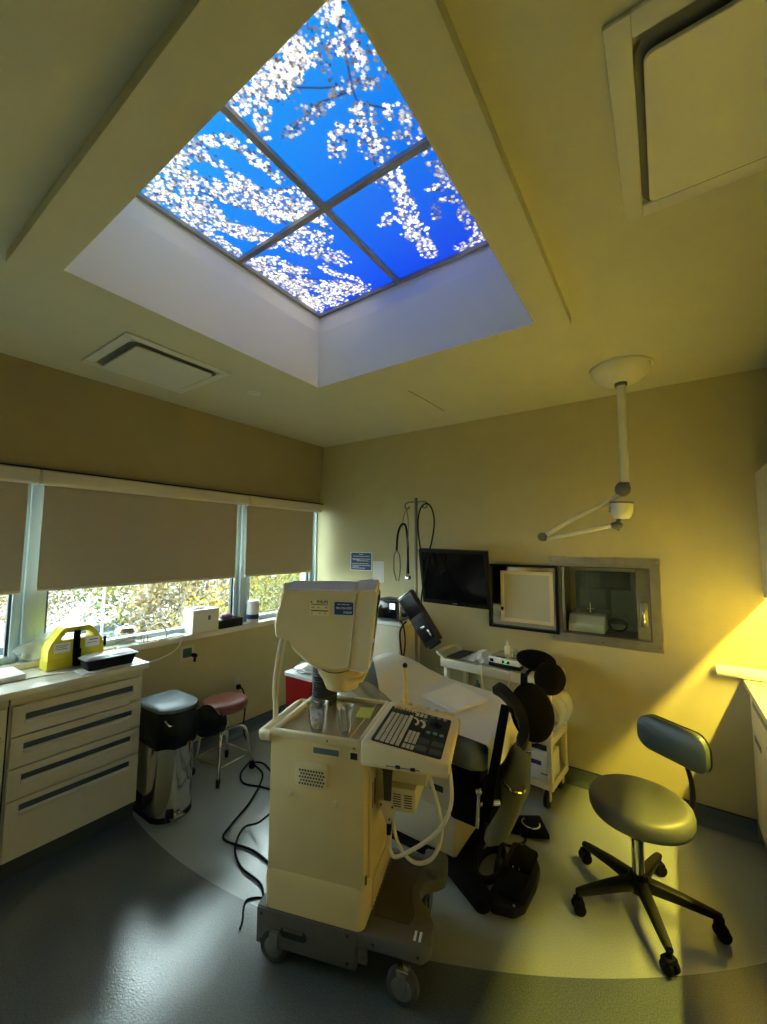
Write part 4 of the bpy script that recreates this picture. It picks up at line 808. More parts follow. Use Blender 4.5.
fl('floor_cable', [usw(-.100, .09, .08), (-1.52, 1.33, .012), (-1.60, 1.37, .0045), (-1.672, 1.31, .0045), (-1.60, 1.235, .0045), (-1.575, 1.205, .0045)], .004, 'short grey cable tail on the dark floor at the machine base corner')
# ================================================================== EXAM TABLE
ET = thing('exam_table', 'exam table with blue-grey vinyl top, beige pedestal and black leg supports', 'exam table', (-1.2, 2.15, 0))
zp = [(-1.72, .87), (-1.66, .895), (-1.58, .902), (-1.49, .893), (-1.40, .875), (-1.315, .846), (-1.2, .814), (-1.035, .796), (-.90, .785), (-.72, .775), (-.65, .768)]
def ztop(x):
    for (a, b), (c, d) in zip(zp, zp[1:]):
        if a <= x <= c: return b+(d-b)*(x-a)/(c-a)
    return zp[0][1] if x < zp[0][0] else zp[-1][1]
def pad(x0, x1, y0, y1, th, r=.05):
    secs = []; n = 22
    for i in range(n+1):
        x = x0+(x1-x0)*i/n; e = min(i, n-i)/n*(x1-x0); ins = r*(1-math.sqrt(max(0, 1-(1-min(e, r)/r)**2))) if e < r else 0
        zt = ztop(x)-.006-ins*.5; secs.append([V((x, y, z)) for y, z in rrect((y1-y0)/2-ins, th/2-ins*.4, min(.032, th/2-ins*.4-.001), 4, (y0+y1)/2, zt-th/2)])
    return MB().loft(secs)
obj('cushion', pad(-1.665, -.700, 1.735, 2.44, .105), 'vinyl', ET, sharp=70)
obj('under_frame', MB().box(-1.62, -.72, 1.80, 2.38, .60, .668, .008).box(-.90, -.72, 1.86, 2.36, .36, .60, .02), 'blackm', ET)
obj('pedestal', MB().box(-1.62, -.94, 2.02, 2.46, .06, .29, .02).box(-1.66, -.915, 2.0, 2.47, .285, .60, .03), 'tableb', ET)
obj('pedestal_label', MB().box(-1.075, -1.0, 1.998, 2.001, .375, .405), 'dark', ET)
obj('floor_plate', MB().prism([(-1.70, 2.04), (-1.03, 2.02), (-.985, 1.985), (-.765, 1.862), (-.735, 1.868), (-.718, 1.90), (-.732, 1.945), (-.855, 2.05), (-.875, 2.10), (-.895, 2.46), (-.96, 2.50), (-1.70, 2.48)], (1, 0, 0), (0, 1, 0), (0, 0, .001), .062, .012), 'blackm', ET)
fs_ = []
cl_ = catmull([V((-.615, 2.12, .715)), V((-.665, 2.11, .50)), V((-.715, 2.10, .33)), V((-.765, 2.09, .175))], 5)
for k_, c in enumerate(cl_):
    f_ = k_/(len(cl_)-1); hw = (.035+.055*min(1, f_*2.4)-.035*max(0, (f_-.45)/.55))*(.7 if k_ in (0, len(cl_)-1) else 1)
    fs_.append([c+V((hw*math.cos(2*PI*q/16), .05*math.sin(2*PI*q/16)*(1 if q < 9 else .6), .02*math.cos(2*PI*q/16))) for q in range(16)])
obj('foot_panel', MB().loft(fs_), 'tabled', ET)
obj('panel_hinge', MB().cyl((-.600, 2.10, .655), (-.575, 2.10, .655), .009).tube([(-.69, 2.02, .52), (-.63, 2.0, .50), (-.60, 2.06, .49), (-.63, 2.12, .50)], .008, 8, 3), 'chrome', ET)
VW = V((-.6, 1.95, -.75)).normalized()
def support(base, top, arc, view, disc_c, disc_r, tilt, bar):
    p = obj('leg_support', MB().prism([(-.022, 0), (.022, 0), (.018, 1), (-.018, 1)], (1, 0, 0), V(top)-V(base), base, .014), 'blackm', ET, label='black leg support post')
    if arc:
        A = catmull([V(q) for q in arc], 6); n = len(A)-1
        def f(i, j):
            q = A[min(int(round(i*n)), n)]; h = .045+.035*math.sin(PI*i); return q+V(view)*((j-.5)*2*h)+V((0, 0, .03*(2*j-1)**2))
        obj('pad_wing', MB().grid(f, n, 6, .042), 'rubberb', p)
    for c, r_, tl in zip(disc_c, disc_r, tilt):
        obj('pad_shell', MB().sph((0, 0, 0), (r_[0], r_[1], .018), 26).xf(M.Translation(c) @ (-VW).to_track_quat('Z', 'Y').to_matrix().to_4x4() @ tl), 'blackm', p)
    obj('clamp', MB().cyl(V(base)+V((-.03, -.01, .06)), V(base)+V((.05, .04, .07)), .012, n=12, bev=.002).sph(V(base)+V((-.02, -.022, .12)), .017, 10).cyl(V(base)+V((-.018, -.026, .12)), V(base)+V((-.030, -.026, -.03)), .008, n=10), 'chrome', p)
    if bar: obj('strap', MB().tube(bar, .012, 8, 4, flat=.4), 'blackm', p)
support((-.695, 1.80, .46), (-.605, 1.83, .955), [(-.70, 1.93, .955), (-.655, 1.93, .935), (-.602, 1.94, .872), (-.585, 1.95, .80), (-.60, 1.95, .74)], tuple(VW), [(-.545, 2.02, .878)], [(.100, .128)], [M.Rotation(R(8), 4, 'Z') @ M.Rotation(R(12), 4, 'Y')], [(-.605, 1.83, .94), (-.60, 1.88, .92), (-.595, 1.94, .87)])
support((-.70, 2.42, .60), (-.69, 2.42, .93), None, None, [(-.632, 2.45, 1.005), (-.553, 2.42, .925)], [(.108, .060), (.085, .088)], [M.Rotation(R(-6), 4, 'Z') @ M.Rotation(R(-10), 4, 'X'), M.Rotation(R(-35), 4, 'Z') @ M.Rotation(R(15), 4, 'Y')], [(-.69, 2.42, .90), (-.66, 2.43, .95), (-.60, 2.43, .955)])
# paper over the cushion
def paper(i, j):
    x0 = -1.655+.40*(1-min(1, max(0, j/.75)))
    L_ = (-.690-x0); s = i*(L_+.14); x = x0+s; y = 1.80+.62*j
    w_ = .0025*math.sin(9*x+3*j)*math.sin(17*y)
    if x <= -.697: return V((x, y, ztop(x)+.004+abs(w_)))
    d = x+.697; k = min(d, .03); y2 = y if j > .1 else y
    return V((-.697+.022*math.sin(min(1, d/.03)*PI/2)+.006*math.sin(20*y)*min(1, d/.1), y2+.02*d, ztop(-.697)+.004-max(0, d-.012)))
one('exam_paper', MB().grid(paper, 60, 16, .0015), 'paper', 'white exam paper sheet running along the table top and over its foot end', 'paper')
def tw(i, j):
    a, b, c, d = V((-1.140, 2.03, 0)), V((-1.08, 2.345, 0)), V((-.845, 2.25, 0)), V((-.917, 1.995, 0))
    p = a.lerp(d, i).lerp(b.lerp(c, i), j); p.z = ztop(p.x)+.022+.003*math.sin(7*i)*math.sin(6*j); return p
one('folded_towel', MB().grid(tw, 10, 10, .012), 'towel', 'folded white paper towel lying on the exam paper', 'towel')
def film(i, j):
    x = -1.62+.50*i; y = 1.712+.16*j; 
    z = ztop(x)+.012 if j > .3 else ztop(x)-.02-.16*(.3-j)/.3
    return V((x, y-.03*(1-j)+.012*math.sin(14*x), z+.012*math.sin(23*x+5*j)*math.sin(9*j+2)))
one('plastic_cover', MB().grid(film, 34, 12), 'film', 'crinkled clear plastic cover over the head end edge of the table', 'cover')
# pedals and their cables
t = thing('foot_pedal', 'long black double foot pedal on the floor below the leg supports', 'foot pedal', (-.67, 2.13, 0))
obj('housing', MB().prism([(-.755, 2.345), (-.70, 2.375), (-.64, 2.345), (-.585, 2.25), (-.575, 2.13), (-.585, 1.98), (-.62, 1.925), (-.71, 1.895), (-.745, 1.92), (-.75, 2.1)], (1, 0, 0), (0, 1, 0), (0, 0, .001), .045, .012), 'black', t)
obj('rocker', MB().prism(rrect(.055, .085, .02, 4, -.665, 2.24), (1, 0, 0), (0, 1, 0), (0, 0, .044), .018, .005), 'blackm', t); obj('rocker', MB().prism(rrect(.055, .085, .02, 4, -.665, 2.05), (1, 0, 0), (0, 1, 0), (0, 0, .044), .018, .005), 'blackm', t)
obj('screw', MB().sph((-.705, 2.34, .046), .006, 8).sph((-.625, 1.945, .046), .006, 8).sph((-.69, 2.145, .062), .005, 8).sph((-.66, 2.145, .062), .005, 8), 'steel2', t)
fl('pedal_cable', [(-.80+.062*math.cos(a*PI/9), 2.14+.125*math.sin(a*PI/9), .0125+.0010*a) for a in range(0, 42, 2)]+[(-.76, 2.10, .05), (-.752, 2.08, .03)], .011, 'coiled black cable on the floor between table base and long pedal')
t = thing('foot_pedal', 'flat black foot switch with a chrome arc lying near the cart wheel', 'foot pedal', (-.715, 2.57, 0))
obj('plate', MB().prism([(-.808, 2.603), (-.693, 2.684), (-.603, 2.538), (-.739, 2.466)], (1, 0, 0), (0, 1, 0), (0, 0, .001), .028, .006), 'black', t)
obj('treadle', MB().prism([(-.885, 2.60), (-.815, 2.625), (-.750, 2.472), (-.83, 2.45)], (1, 0, 0), (0, 1, 0), (0, 0, .001), .055, .012), 'blackm', t)
obj('chrome_arc', MB().tube([(-.715+.05*math.cos(a), 2.565+.045*math.sin(a), .034) for a in [R(q) for q in range(150, 400, 20)]], .006, 8), 'chrome', t)
fl('pedal_cable', [(-.84, 2.46, .03), (-.86, 2.40, .0075), (-.80, 2.35, .0075), (-.74, 2.38, .0075), (-.715, 2.44, .0075), (-.725, 2.474, .012)], .0065, 'thin black cable loop on the floor in front of the flat foot switch')

# ================================================================== UTILITY CART
CT = thing('utility_cart', 'cream three-shelf utility cart against the back wall behind the leg supports', 'cart', (-.64, 2.805, 0), R(-5))
def K(name, mb, m, par=None, **k): return obj(name, mb, m, par or CT, local=True, **k)
for z0, z1, nm_ in ((.735, .80, 'top_shelf'), (.385, .43, 'middle_shelf'), (.115, .165, 'bottom_shelf')):
    lip = .012
    K(nm_, MB().box(-.82, 0, 0, .34, z0, z1-lip, .006).box(-.82, 0, 0, .014, z1-lip-.004, z1, .004).box(-.82, 0, .326, .34, z1-lip-.004, z1, .004).box(-.82, -.806, .014, .326, z1-lip-.004, z1, .004).box(-.014, 0, .014, .326, z1-lip-.004, z1, .004), 'cream')
for x, y in ((-.79, .004), (-.035, .004), (-.79, .301), (-.035, .301)):
    K('post', MB().box(x, x+.032, y, y+.035, .15, .745, .004), 'cream')
K('handle', MB().tube([(-.80, .03, .80), (-.86, .03, .83), (-.865, .17, .835), (-.86, .31, .83), (-.80, .31, .80)], .012, 8, 4), 'cream')
for x, y in ((-.78, .04), (-.045, .03), (-.78, .30), (-.045, .30)):
    c = K('caster', MB().cyl((x-.013, y, .0555), (x+.013, y, .0555), .055, n=22, bev=.006), 'black')
    K('caster_fork', MB().box(x-.020, x-.014, y-.012, y+.02, .04, .105).box(x+.014, x+.020, y-.012, y+.02, .04, .105).box(x-.020, x+.020, y-.012, y+.02, .098, .118), 'cream', c)
Tc = W[CT.name]
def cw(x, y, z): return Tc @ V((x, y, z))
t = thing('slide_warmer', 'white and black slide warmer with a green display on the utility cart', 'device', cw(-.33, .15, .80), R(-5))
obj('base', MB().box(-.115, .115, -.10, .12, .0005, .028, .004), 'black', t, local=True)
obj('front_panel', MB().box(-.117, .117, -.107, .122, .028, .062, .004), 'white', t, local=True)
obj('warm_plate', MB().box(-.112, .112, -.09, .118, .0625, .067, .002), 'steel', t, local=True)
obj('display', MB().box(-.01, .045, -.1085, -.1065, .036, .054), 'black', t, local=True); 
obj('digits', MB().text('37', .019, M.Translation((.017, -.109, .045)) @ M.Rotation(R(90), 4, 'X'), bold=.0006), 'gdisp', t, local=True)
obj('rocker_switch', MB().box(-.098, -.072, -.110, -.1065, .034, .056, .002), 'black', t, local=True)
t = thing('drip_bottle', 'small white squeeze bottle standing on the slide warmer', 'bottle', cw(-.36, .19, .8675))
obj('flask', MB().lathe([(.020, .0005), (.021, .004), (.021, .052), (.008, .066), (.007, .07)], n=16), 'white', t, local=True); obj('cap', MB().lathe([(.011, .070), (.011, .083), (.004, .086), (.003, .10), (.001, .101)], n=14), 'white', t, local=True)
for i, (x, y) in enumerate(((-.305, .20), (-.268, .19))):
    one('plastic_pot', MB().lathe([(.014, .0005), (.018, .04), (.0165, .04), (.013, .002), (.001, .002)], cw(x, y, .8675), 16), 'clear', ['small clear pot next to the squeeze bottle on the slide warmer', 'small clear pot at the right of the slide warmer top'][i], 'pot')
one('cardboard_box', MB().box(-.07, .07, -.10, .10, .0005, .075, .003).xf(Tc @ M.Translation((-.14, .20, .80))), 'cream', 'cream carton on the cart beside the slide warmer', 'carton')
def ts(i, j):
    rnd = math.sin(i*19+j*7)*math.cos(j*13-i*5); return cw(-.66+.20*i, .06+.22*j, .803+.07*math.exp(-((i-.6)**2+(j-.5)**2)*9)+.012*rnd)
one('tissue', MB().grid(ts, 14, 12, .002), 'towel', 'crumpled white tissue sheets on the cart left of the slide warmer', 'tissue')
one('clipboard', MB().box(-.05, .05, -.13, .13, .0, .006).xf(Tc @ M.Translation((-.735, .17, .8005))), 'rubber', 'dark flat tray at the left end of the cart top', 'tray')
t = thing('soap_bottle', 'clear bottle with a green cap on the cart middle shelf', 'bottle', cw(-.57, .12, .43))
obj('flask', MB().lathe([(.03, .0005), (.032, .01), (.032, .13), (.012, .155), (.012, .165)], n=18), 'clear', t, local=True); obj('cap', MB().lathe([(.022, .160), (.024, .165), (.022, .20), (.012, .205), (.010, .225), (.001, .226)], n=14), 'green', t, local=True)
one('white_lead', MB().tube([cw(-.25, -.02, .815), cw(-.26, -.03, .74), cw(-.29, -.035, .62), cw(-.36, -.03, .52), cw(-.42, .05, .44)], .006, 8, 5), 'cord', 'cream lead hanging from the slide warmer in front of the cart', 'cord')
one('white_lead', MB().tube([cw(-.47, -.02, .815), cw(-.46, -.03, .72), cw(-.43, -.03, .60), cw(-.40, .03, .44)], .006, 8, 5), 'cord', 'cream lead hanging left of the other lead on the cart front', 'cord')
t = thing('glove_box', 'white carton with a dark blue label on the bottom cart shelf', 'carton', cw(-.10, .07, .165))
obj('carton', MB().box(-.195, -.018, .016, .20, .1535, .318, .002).xf(Tc), 'white', t)
obj('blue_label', MB().box(-.172, -.075, .0145, .0158, .248, .275).xf(Tc), 'purple', t, label='dark blue label strip'); obj('small_print', MB().box(-.08, -.03, .0148, .0158, .198, .204).xf(Tc), 'inkp', t)
one('black_tool', MB().tube([cw(-.20, .06, .338), cw(-.13, .07, .332), cw(-.03, .06, .348)], [.014, .012, .018], 8, 4).tube([cw(-.19, .05, .331), cw(-.15, .06, .333), cw(-.10, .10, .340)], .011, 8, 3), 'black', 'black handled instrument lying on top of the white carton', 'tool')
def bagf(i, j):
    return cw(-.03+.075*math.sin(3.1*j)+.012*math.sin(17*i), .02+.30*i, .44+.25*j+.015*math.sin(13*i+4*j))
one('plastic_bag', MB().grid(bagf, 14, 10), 'film', 'clear plastic wrapping bulging at the right end of the cart', 'wrapping')

# ================================================================== IV POLE, HANGING LEADS, PUMP, CABINET, BIN
IX, IY = -1.624, 2.80
t = thing('iv_pole', 'dark metal drip pole with two top hooks beside the television', 'pole', (IX, IY, 0))
obj('pole', MB().cyl((IX, IY, .10), (IX, IY, 2.036), .0125, n=14), 'pole', t)
for s in (-1, 1): obj('hook', MB().tube([(IX, IY, 2.0), (IX+s*.05, IY, 2.005), (IX+s*.095, IY, 1.995), (IX+s*.10, IY, 1.962), (IX+s*.075, IY, 1.952), (IX+s*.06, IY, 1.97)], .006, 8, 4), 'pole', t)
obj('hub', MB().lathe([(.03, .08), (.05, .085), (.045, .12), (.016, .13)], (IX, IY, 0)), 'pole', t)
for k_ in range(5):
    a = R(72*k_-20); e_ = V((IX+.21*math.cos(a), IY+.21*math.sin(a), .075))
    lg = obj('leg', MB().tube([(IX+.03*math.cos(a), IY+.03*math.sin(a), .10), e_], .012, 8), 'pole', t)
    obj('caster', MB().cyl(e_+V((-.01, 0, -.042)), e_+V((.01, 0, -.042)), .032, n=14).cyl(e_, e_+V((0, 0, -.02)), .008), 'black', lg)
t = thing('stethoscope', 'dark stethoscope hanging from the left hook of the drip pole', 'stethoscope', (-1.76, 2.80, 1.20))
obj('hanger', MB().tube([(-1.705, 2.79, 1.95), (-1.735, 2.79, 1.89), (-1.745, 2.79, 1.80)], .003, 6, 3), 'pole', t)
obj('tubing', MB().tube([(-1.80, 2.79, 1.615), (-1.79, 2.79, 1.74), (-1.765, 2.79, 1.81), (-1.735, 2.79, 1.83), (-1.71, 2.79, 1.80), (-1.695, 2.79, 1.68), (-1.693, 2.79, 1.55), (-1.69, 2.79, 1.43)], .009, 8, 5), 'cable', t)
obj('ear_tubes', MB().tube([(-1.80, 2.79, 1.615), (-1.825, 2.79, 1.57), (-1.825, 2.79, 1.45), (-1.80, 2.79, 1.37)], .005, 8, 4).tube([(-1.80, 2.79, 1.615), (-1.775, 2.79, 1.58), (-1.765, 2.79, 1.48), (-1.78, 2.79, 1.37)], .005, 8, 4), 'pole', t)
obj('chest_piece', MB().cyl((-1.69, 2.775, 1.40), (-1.69, 2.80, 1.40), .020, n=16, bev=.003), 'chrome', t)
one('hanging_lead', MB().tube([(-1.70, 2.785, 1.94), (-1.685, 2.785, 1.80), (-1.70, 2.785, 1.50), (-1.715, 2.785, 1.30), (-1.705, 2.785, 1.18), (-1.73, 2.785, 1.12)], .0035, 6, 5), 'pole', 'thin lead hanging down behind the stethoscope', 'lead')
one('looped_cable', MB().tube([(-1.555, 2.79, 1.42), (-1.575, 2.79, 1.60), (-1.60, 2.79, 1.80), (-1.585, 2.79, 1.93), (-1.53, 2.79, 1.985), (-1.48, 2.79, 1.95), (-1.455, 2.79, 1.84), (-1.475, 2.79, 1.70), (-1.515, 2.79, 1.56), (-1.54, 2.79, 1.42), (-1.57, 2.79, 1.25), (-1.58, 2.79, 1.05)], .006, 8, 5), 'cable', 'black cable looped over the right hook of the drip pole', 'cable')
t = thing('infusion_pump', 'dark brown tilted pump with a black screen clamped to the drip pole', 'pump', (-1.53, 2.70, .92))
ax = V((.254, -.0, -.343)).normalized(); ay = V((ax.z, 0, -ax.x)); ay = V((-ax.z, 0, ax.x)); az = ax.cross(ay)
pm_ = M(((ax.x, ay.x, az.x, -1.533), (ax.y, ay.y, az.y, 2.70), (ax.z, ay.z, az.z, 1.108), (0, 0, 0, 1)))
s_ = -1 if az.y > 0 else 1
def P_(mb): return mb.xf(pm_)
obj('case', P_(MB().box(-.215, .205, -.074, .074, -.028, .028, .012)), 'brownd', t)
obj('screen', P_(MB().box(-.195, -.03, -.062, .062, s_*.0285-.001, s_*.0285+.001)), 'screen', t)
obj('top_edge', P_(MB().box(-.217, -.209, -.064, .064, -.02, .02, .002)), 'steel', t)
obj('keypad', P_(MB().box(.0, .17, -.055, .055, s_*.0285-.0025, s_*.0285+.0025, .002)), 'black', t)
obj('highlight_button', P_(MB().box(.06, .075, -.02, .02, s_*.032-.002, s_*.032+.002, .001).box(.10, .155, .018, .034, s_*.032-.002, s_*.032+.002, .001)), 'steel', t)
obj('foot', P_(MB().box(.20, .225, -.05, .045, -.022, .022, .004)), 'black', t)
obj('clamp', MB().box(-1.645, -1.60, 2.725, 2.82, 1.08, 1.13, .006), 'blackm', t)
fl('hanging_cable', [(-1.70, 2.78, 1.06), (-1.74, 2.75, .98), (-1.73, 2.76, .80), (-1.68, 2.75, .62), (-1.66, 2.76, .40), (-1.70, 2.74, .15), (-1.72, 2.72, .0085)], .007, 'dark cable hanging beside the drip pole from the pump')
fl('hanging_cable', [(-1.845, 2.84, 1.05), (-1.75, 2.80, 1.03), (-1.70, 2.76, .90), (-1.715, 2.75, .70), (-1.69, 2.76, .45), (-1.73, 2.78, .20), (-1.78, 2.76, .0085)], .006, 'dark cable running from the small monitor down behind the pump')
t = thing('storage_cabinet', 'pale narrow cabinet by the back wall below the blue notice', 'cabinet', (-2.0, 3.0, 0))
obj('body', MB().box(-2.24, -1.80, 2.86, 3.17, .06, .995, .004), 'lam', t); obj('top', MB().box(-2.25, -1.79, 2.84, 3.18, .9955, 1.022, .004), 'white', t)
obj('door', MB().box(-2.235, -1.805, 2.845, 2.8595, .07, .99, .003), 'cream', t); obj('plinth', MB().box(-2.22, -1.82, 2.88, 3.16, .001, .06), 'toe', t)
t = thing('patient_monitor', 'small dark monitor with a pale readout standing on the pale cabinet', 'monitor', (-1.94, 2.97, 1.0225))
obj('case', MB().box(-2.05, -1.835, 2.87, 3.05, 1.023, 1.205, .018, 3), 'greyp', t); obj('screen', MB().box(-2.035, -1.85, 2.866, 2.871, 1.045, 1.19, .004), 'screen', t)
obj('readout', MB().box(-1.915, -1.865, 2.8645, 2.8658, 1.125, 1.172), 'wdisp', t); obj('connectors', MB().cyl((-1.834, 2.92, 1.15), (-1.79, 2.92, 1.15), .024, n=14).cyl((-1.834, 2.92, 1.08), (-1.79, 2.92, 1.08), .020, n=14), 'black', t); obj('side_bezel', MB().box(-1.8345, -1.822, 2.88, 3.04, 1.04, 1.195, .008), 'steel2', t)
t = thing('sharps_bin', 'red waste bin with a clear bag liner behind the machine', 'bin', (-2.37, 2.40, 0))
obj('body', MB().loft([[V((x, y, z)) for x, y in rrect(a, b, .02, 3, -2.37, 2.42)] for z, a, b in ((.002, .13, .13), (.63, .15, .15))]), 'red', t)
obj('rim', MB().loft([[V((x, y, z)) for x, y in rrect(a, b, .02, 3, -2.37, 2.42)] for z, a, b in ((.63, .155, .155), (.655, .155, .155))]), 'white', t)
obj('liner', crumple((-2.37, 2.42, .68), .13, .13, .035, 21, amp=.4), 'film', t)

# ================================================================== STEP BIN, BROWN STOOL
t = thing('step_bin', 'tall stainless step bin with a grey lid and black bag next to the drawers', 'bin', (-2.66, 1.42, 0))
def bshape(hx, hy, r, cx=-2.660, cy=1.437):    # flat towards the wall, round towards the room
    pts = []
    for k_ in range(13): a = R(-78+156*k_/12); pts.append((cx+hx-.09+.13*math.cos(a)*hx/.17-.03, cy+hy*math.sin(a)/math.sin(R(78))))
    return pts+[(cx-hx+.03, cy+hy), (cx-hx, cy+hy-.03), (cx-hx, cy-hy+.03), (cx-hx+.03, cy-hy)]
obj('body', MB().loft([[V((x, y, z)) for x, y in bshape(.165, .124, 0)] for z in (.03, .60)]), 'steel', t)
obj('base', MB().loft([[V((x, y, z)) for x, y in bshape(.168, .127, 0)] for z in (.001, .03)]), 'black', t)
obj('collar', MB().loft([[V((x, y, z)) for x, y in bshape(.170, .129, 0)] for z in (.60, .63)]), 'black', t)
obj('lid', MB().loft([[V((x, y, z)) for x, y in bshape(a, b, 0)] for z, a, b in ((.632, .176, .132), (.650, .176, .132), (.662, .162, .118), (.664, .10, .08))]), 'lidgrey', t, sharp=50)
secs = []; rnd = random.Random(8)
for z, e_ in ((.43, .010), (.47, .018), (.53, .022), (.59, .018), (.626, .008)):
    secs.append([V((x+rnd.uniform(-.009, .009), y+rnd.uniform(-.004, .009), z+rnd.uniform(-.014, .014))) for x, y in bshape(.170+e_, .126+e_, 0)])
bag = obj('bag', MB().loft(secs, cap=False), 'bag', t, sharp=60)
def tail(i, j):
    a = 2*PI*j; rr_ = .045+.035*math.sin(PI*min(i*1.1, 1)); c = V((-2.50, 1.50, .55)).lerp(V((-2.42, 1.66, .50)), i); return c+V((.7*rr_*math.cos(a), .35*rr_*math.cos(a), 1.15*rr_*math.sin(a)))+V((0, 0, .012*math.sin(9*a+5*i)))
obj('bag_tail', MB().grid(tail, 10, 14), 'bag', bag, sharp=60)
obj('lid_handle', MB().tube([(-2.50, 1.33, .60), (-2.47, 1.34, .575), (-2.478, 1.37, .57)], .006, 8, 3), 'chrome', t)
obj('pedal', MB().box(-2.56, -2.455, 1.375, 1.455, .022, .034, .004).box(-2.462, -2.452, 1.375, 1.455, .018, .038, .003), 'steel', t); obj('pedal_recess', MB().box(-2.515, -2.494, 1.36, 1.47, .002, .075, .006), 'black', t)
BX, BY = -2.73, 1.89
t = thing('round_stool', 'low brown vinyl stool on chrome legs beside the step bin', 'stool', (BX, BY, 0))
obj('seat', MB().lathe([(.02, .445), (.14, .447), (.158, .458), (.165, .48), (.160, .505), (.14, .517), (.06, .523), (.001, .524)], (BX, BY, 0), 36), 'brownv', t, sharp=60)
obj('screw_post', MB().cyl((BX, BY, .29), (BX, BY, .446), .017, n=14).cyl((BX, BY, .27), (BX, BY, .30), .032, n=16), 'chrome', t)
for k_ in range(4):
    a = R(90*k_-42); c, s = math.cos(a), math.sin(a)
    lg = obj('leg', MB().tube([(BX+.02*c, BY+.02*s, .30), (BX+.11*c, BY+.11*s, .315), (BX+.155*c, BY+.155*s, .28), (BX+.175*c, BY+.175*s, .18), (BX+.205*c, BY+.205*s, .055)], .0115, 10, 5), 'chrome', t)
    q = V((BX+.207*c, BY+.207*s, 0)); obj('caster', MB().cyl(q+V((-.011*s, .011*c, .024)), q+V((.011*s, -.011*c, .024)), .0235, n=16).cyl(q+V((0, 0, .03)), q+V((0, 0, .058)), .015), 'black', lg)
mb = MB()
for k_ in range(4):
    a, b = R(90*k_-42), R(90*k_+48); mb.tube([(BX+.19*math.cos(a), BY+.19*math.sin(a), .115), (BX+.19*math.cos(b), BY+.19*math.sin(b), .115)], .0075, 8)
obj('foot_rail', mb, 'chrome', t)

# ================================================================== DOCTOR'S STOOL
SX, SY = -.165, 2.325
t = thing('doctor_stool', 'grey-green wheeled stool with a backrest and black five-star base', 'stool', (SX, SY, 0))
obj('seat', MB().lathe([(.02, .425), (.182, .427), (.200, .434), (.207, .452), (.208, .478), (.203, .497), (.190, .508), (.165, .512), (.08, .510), (.001, .508)], (-.146, 2.285, .0), 44), 'seatv', t, sharp=60)
obj('seat_plate', MB().box(-.24, -.06, 2.19, 2.37, .395, .4255, .006), 'black', t)
obj('gas_lift', MB().cyl((SX, SY, .27), (SX, SY, .40), .0145, n=16), 'black', t)
obj('column', MB().cyl((SX, SY, .11), (SX, SY, .30), .025, n=20).cyl((SX, SY, .292), (SX, SY, .306), .028, n=20), 'chrome', t)
obj('hub', MB().lathe([(.03, .075), (.048, .08), (.05, .12), (.034, .15), (.026, .152)], (SX, SY, 0), 24), 'black', t)
for k_ in range(5):
    a = R(4+72*k_); c, s = math.cos(a), math.sin(a); m_ = M.Translation((SX, SY, 0)) @ M.Rotation(a, 4, 'Z')
    lg = obj('base_arm', MB().loft([[V((x, y, z)) for y, z in rrect(w_, h_, .008, 2, 0, zc)] for x, w_, h_, zc in ((.03, .024, .026, .112), (.14, .021, .021, .105), (.27, .017, .015, .090), (.30, .014, .012, .087))]).xf(m_), 'black', t)
    b_ = a+R((20, -40, 65, -15, 30)[k_]); mm = m_ @ M.Translation((.295, 0, 0)) @ M.Rotation(b_-a, 4, 'Z')
    obj('caster', MB().cyl((.0, -.026, .027), (.0, -.006, .027), .0265, n=18, bev=.005).cyl((0, .006, .027), (0, .026, .027), .0265, n=18, bev=.005).cyl((0, 0, .03), (0, 0, .085), .011).box(-.022, .018, -.027, .027, .036, .060, .008).xf(mm), 'blackm', lg)
bc = V((.005, 2.455, .728)); nx_ = V((.60, .80, 0)).normalized(); tx_ = V((.80, -.60, 0))
def bk(i, j, off):
    a = (i-.5)*.335; h = (j-.5)*.165; q = bc+tx_*a+V((0, 0, h))-nx_*(.045*(a/.17)**2*-1+off); return q
pr = rrect(.166, .083, .064, 7)
def backslab(o0, o1, sc0):
    secs = []
    for off, sc in ((o0, sc0), (o0+.006, 1), (o1-.006, 1), (o1, sc0)):
        secs.append([bc+tx_*(x*sc)+V((0, 0, y*sc))+nx_*(off-.9*x*x) for x, y in pr])
    return MB().loft(secs)
obj('backrest', backslab(-.03, .008, .93), 'backv', t, sharp=50)
obj('back_shell', backslab(.009, .018, .97), 'black', t, sharp=50)
obj('back_bar', MB().tube([(-.09, 2.33, .405), (.03, 2.46, .408), (.055, 2.495, .44), (.055, 2.50, .55), (.015, 2.482, .70)], .020, 10, 5, flat=.45), 'black', t)
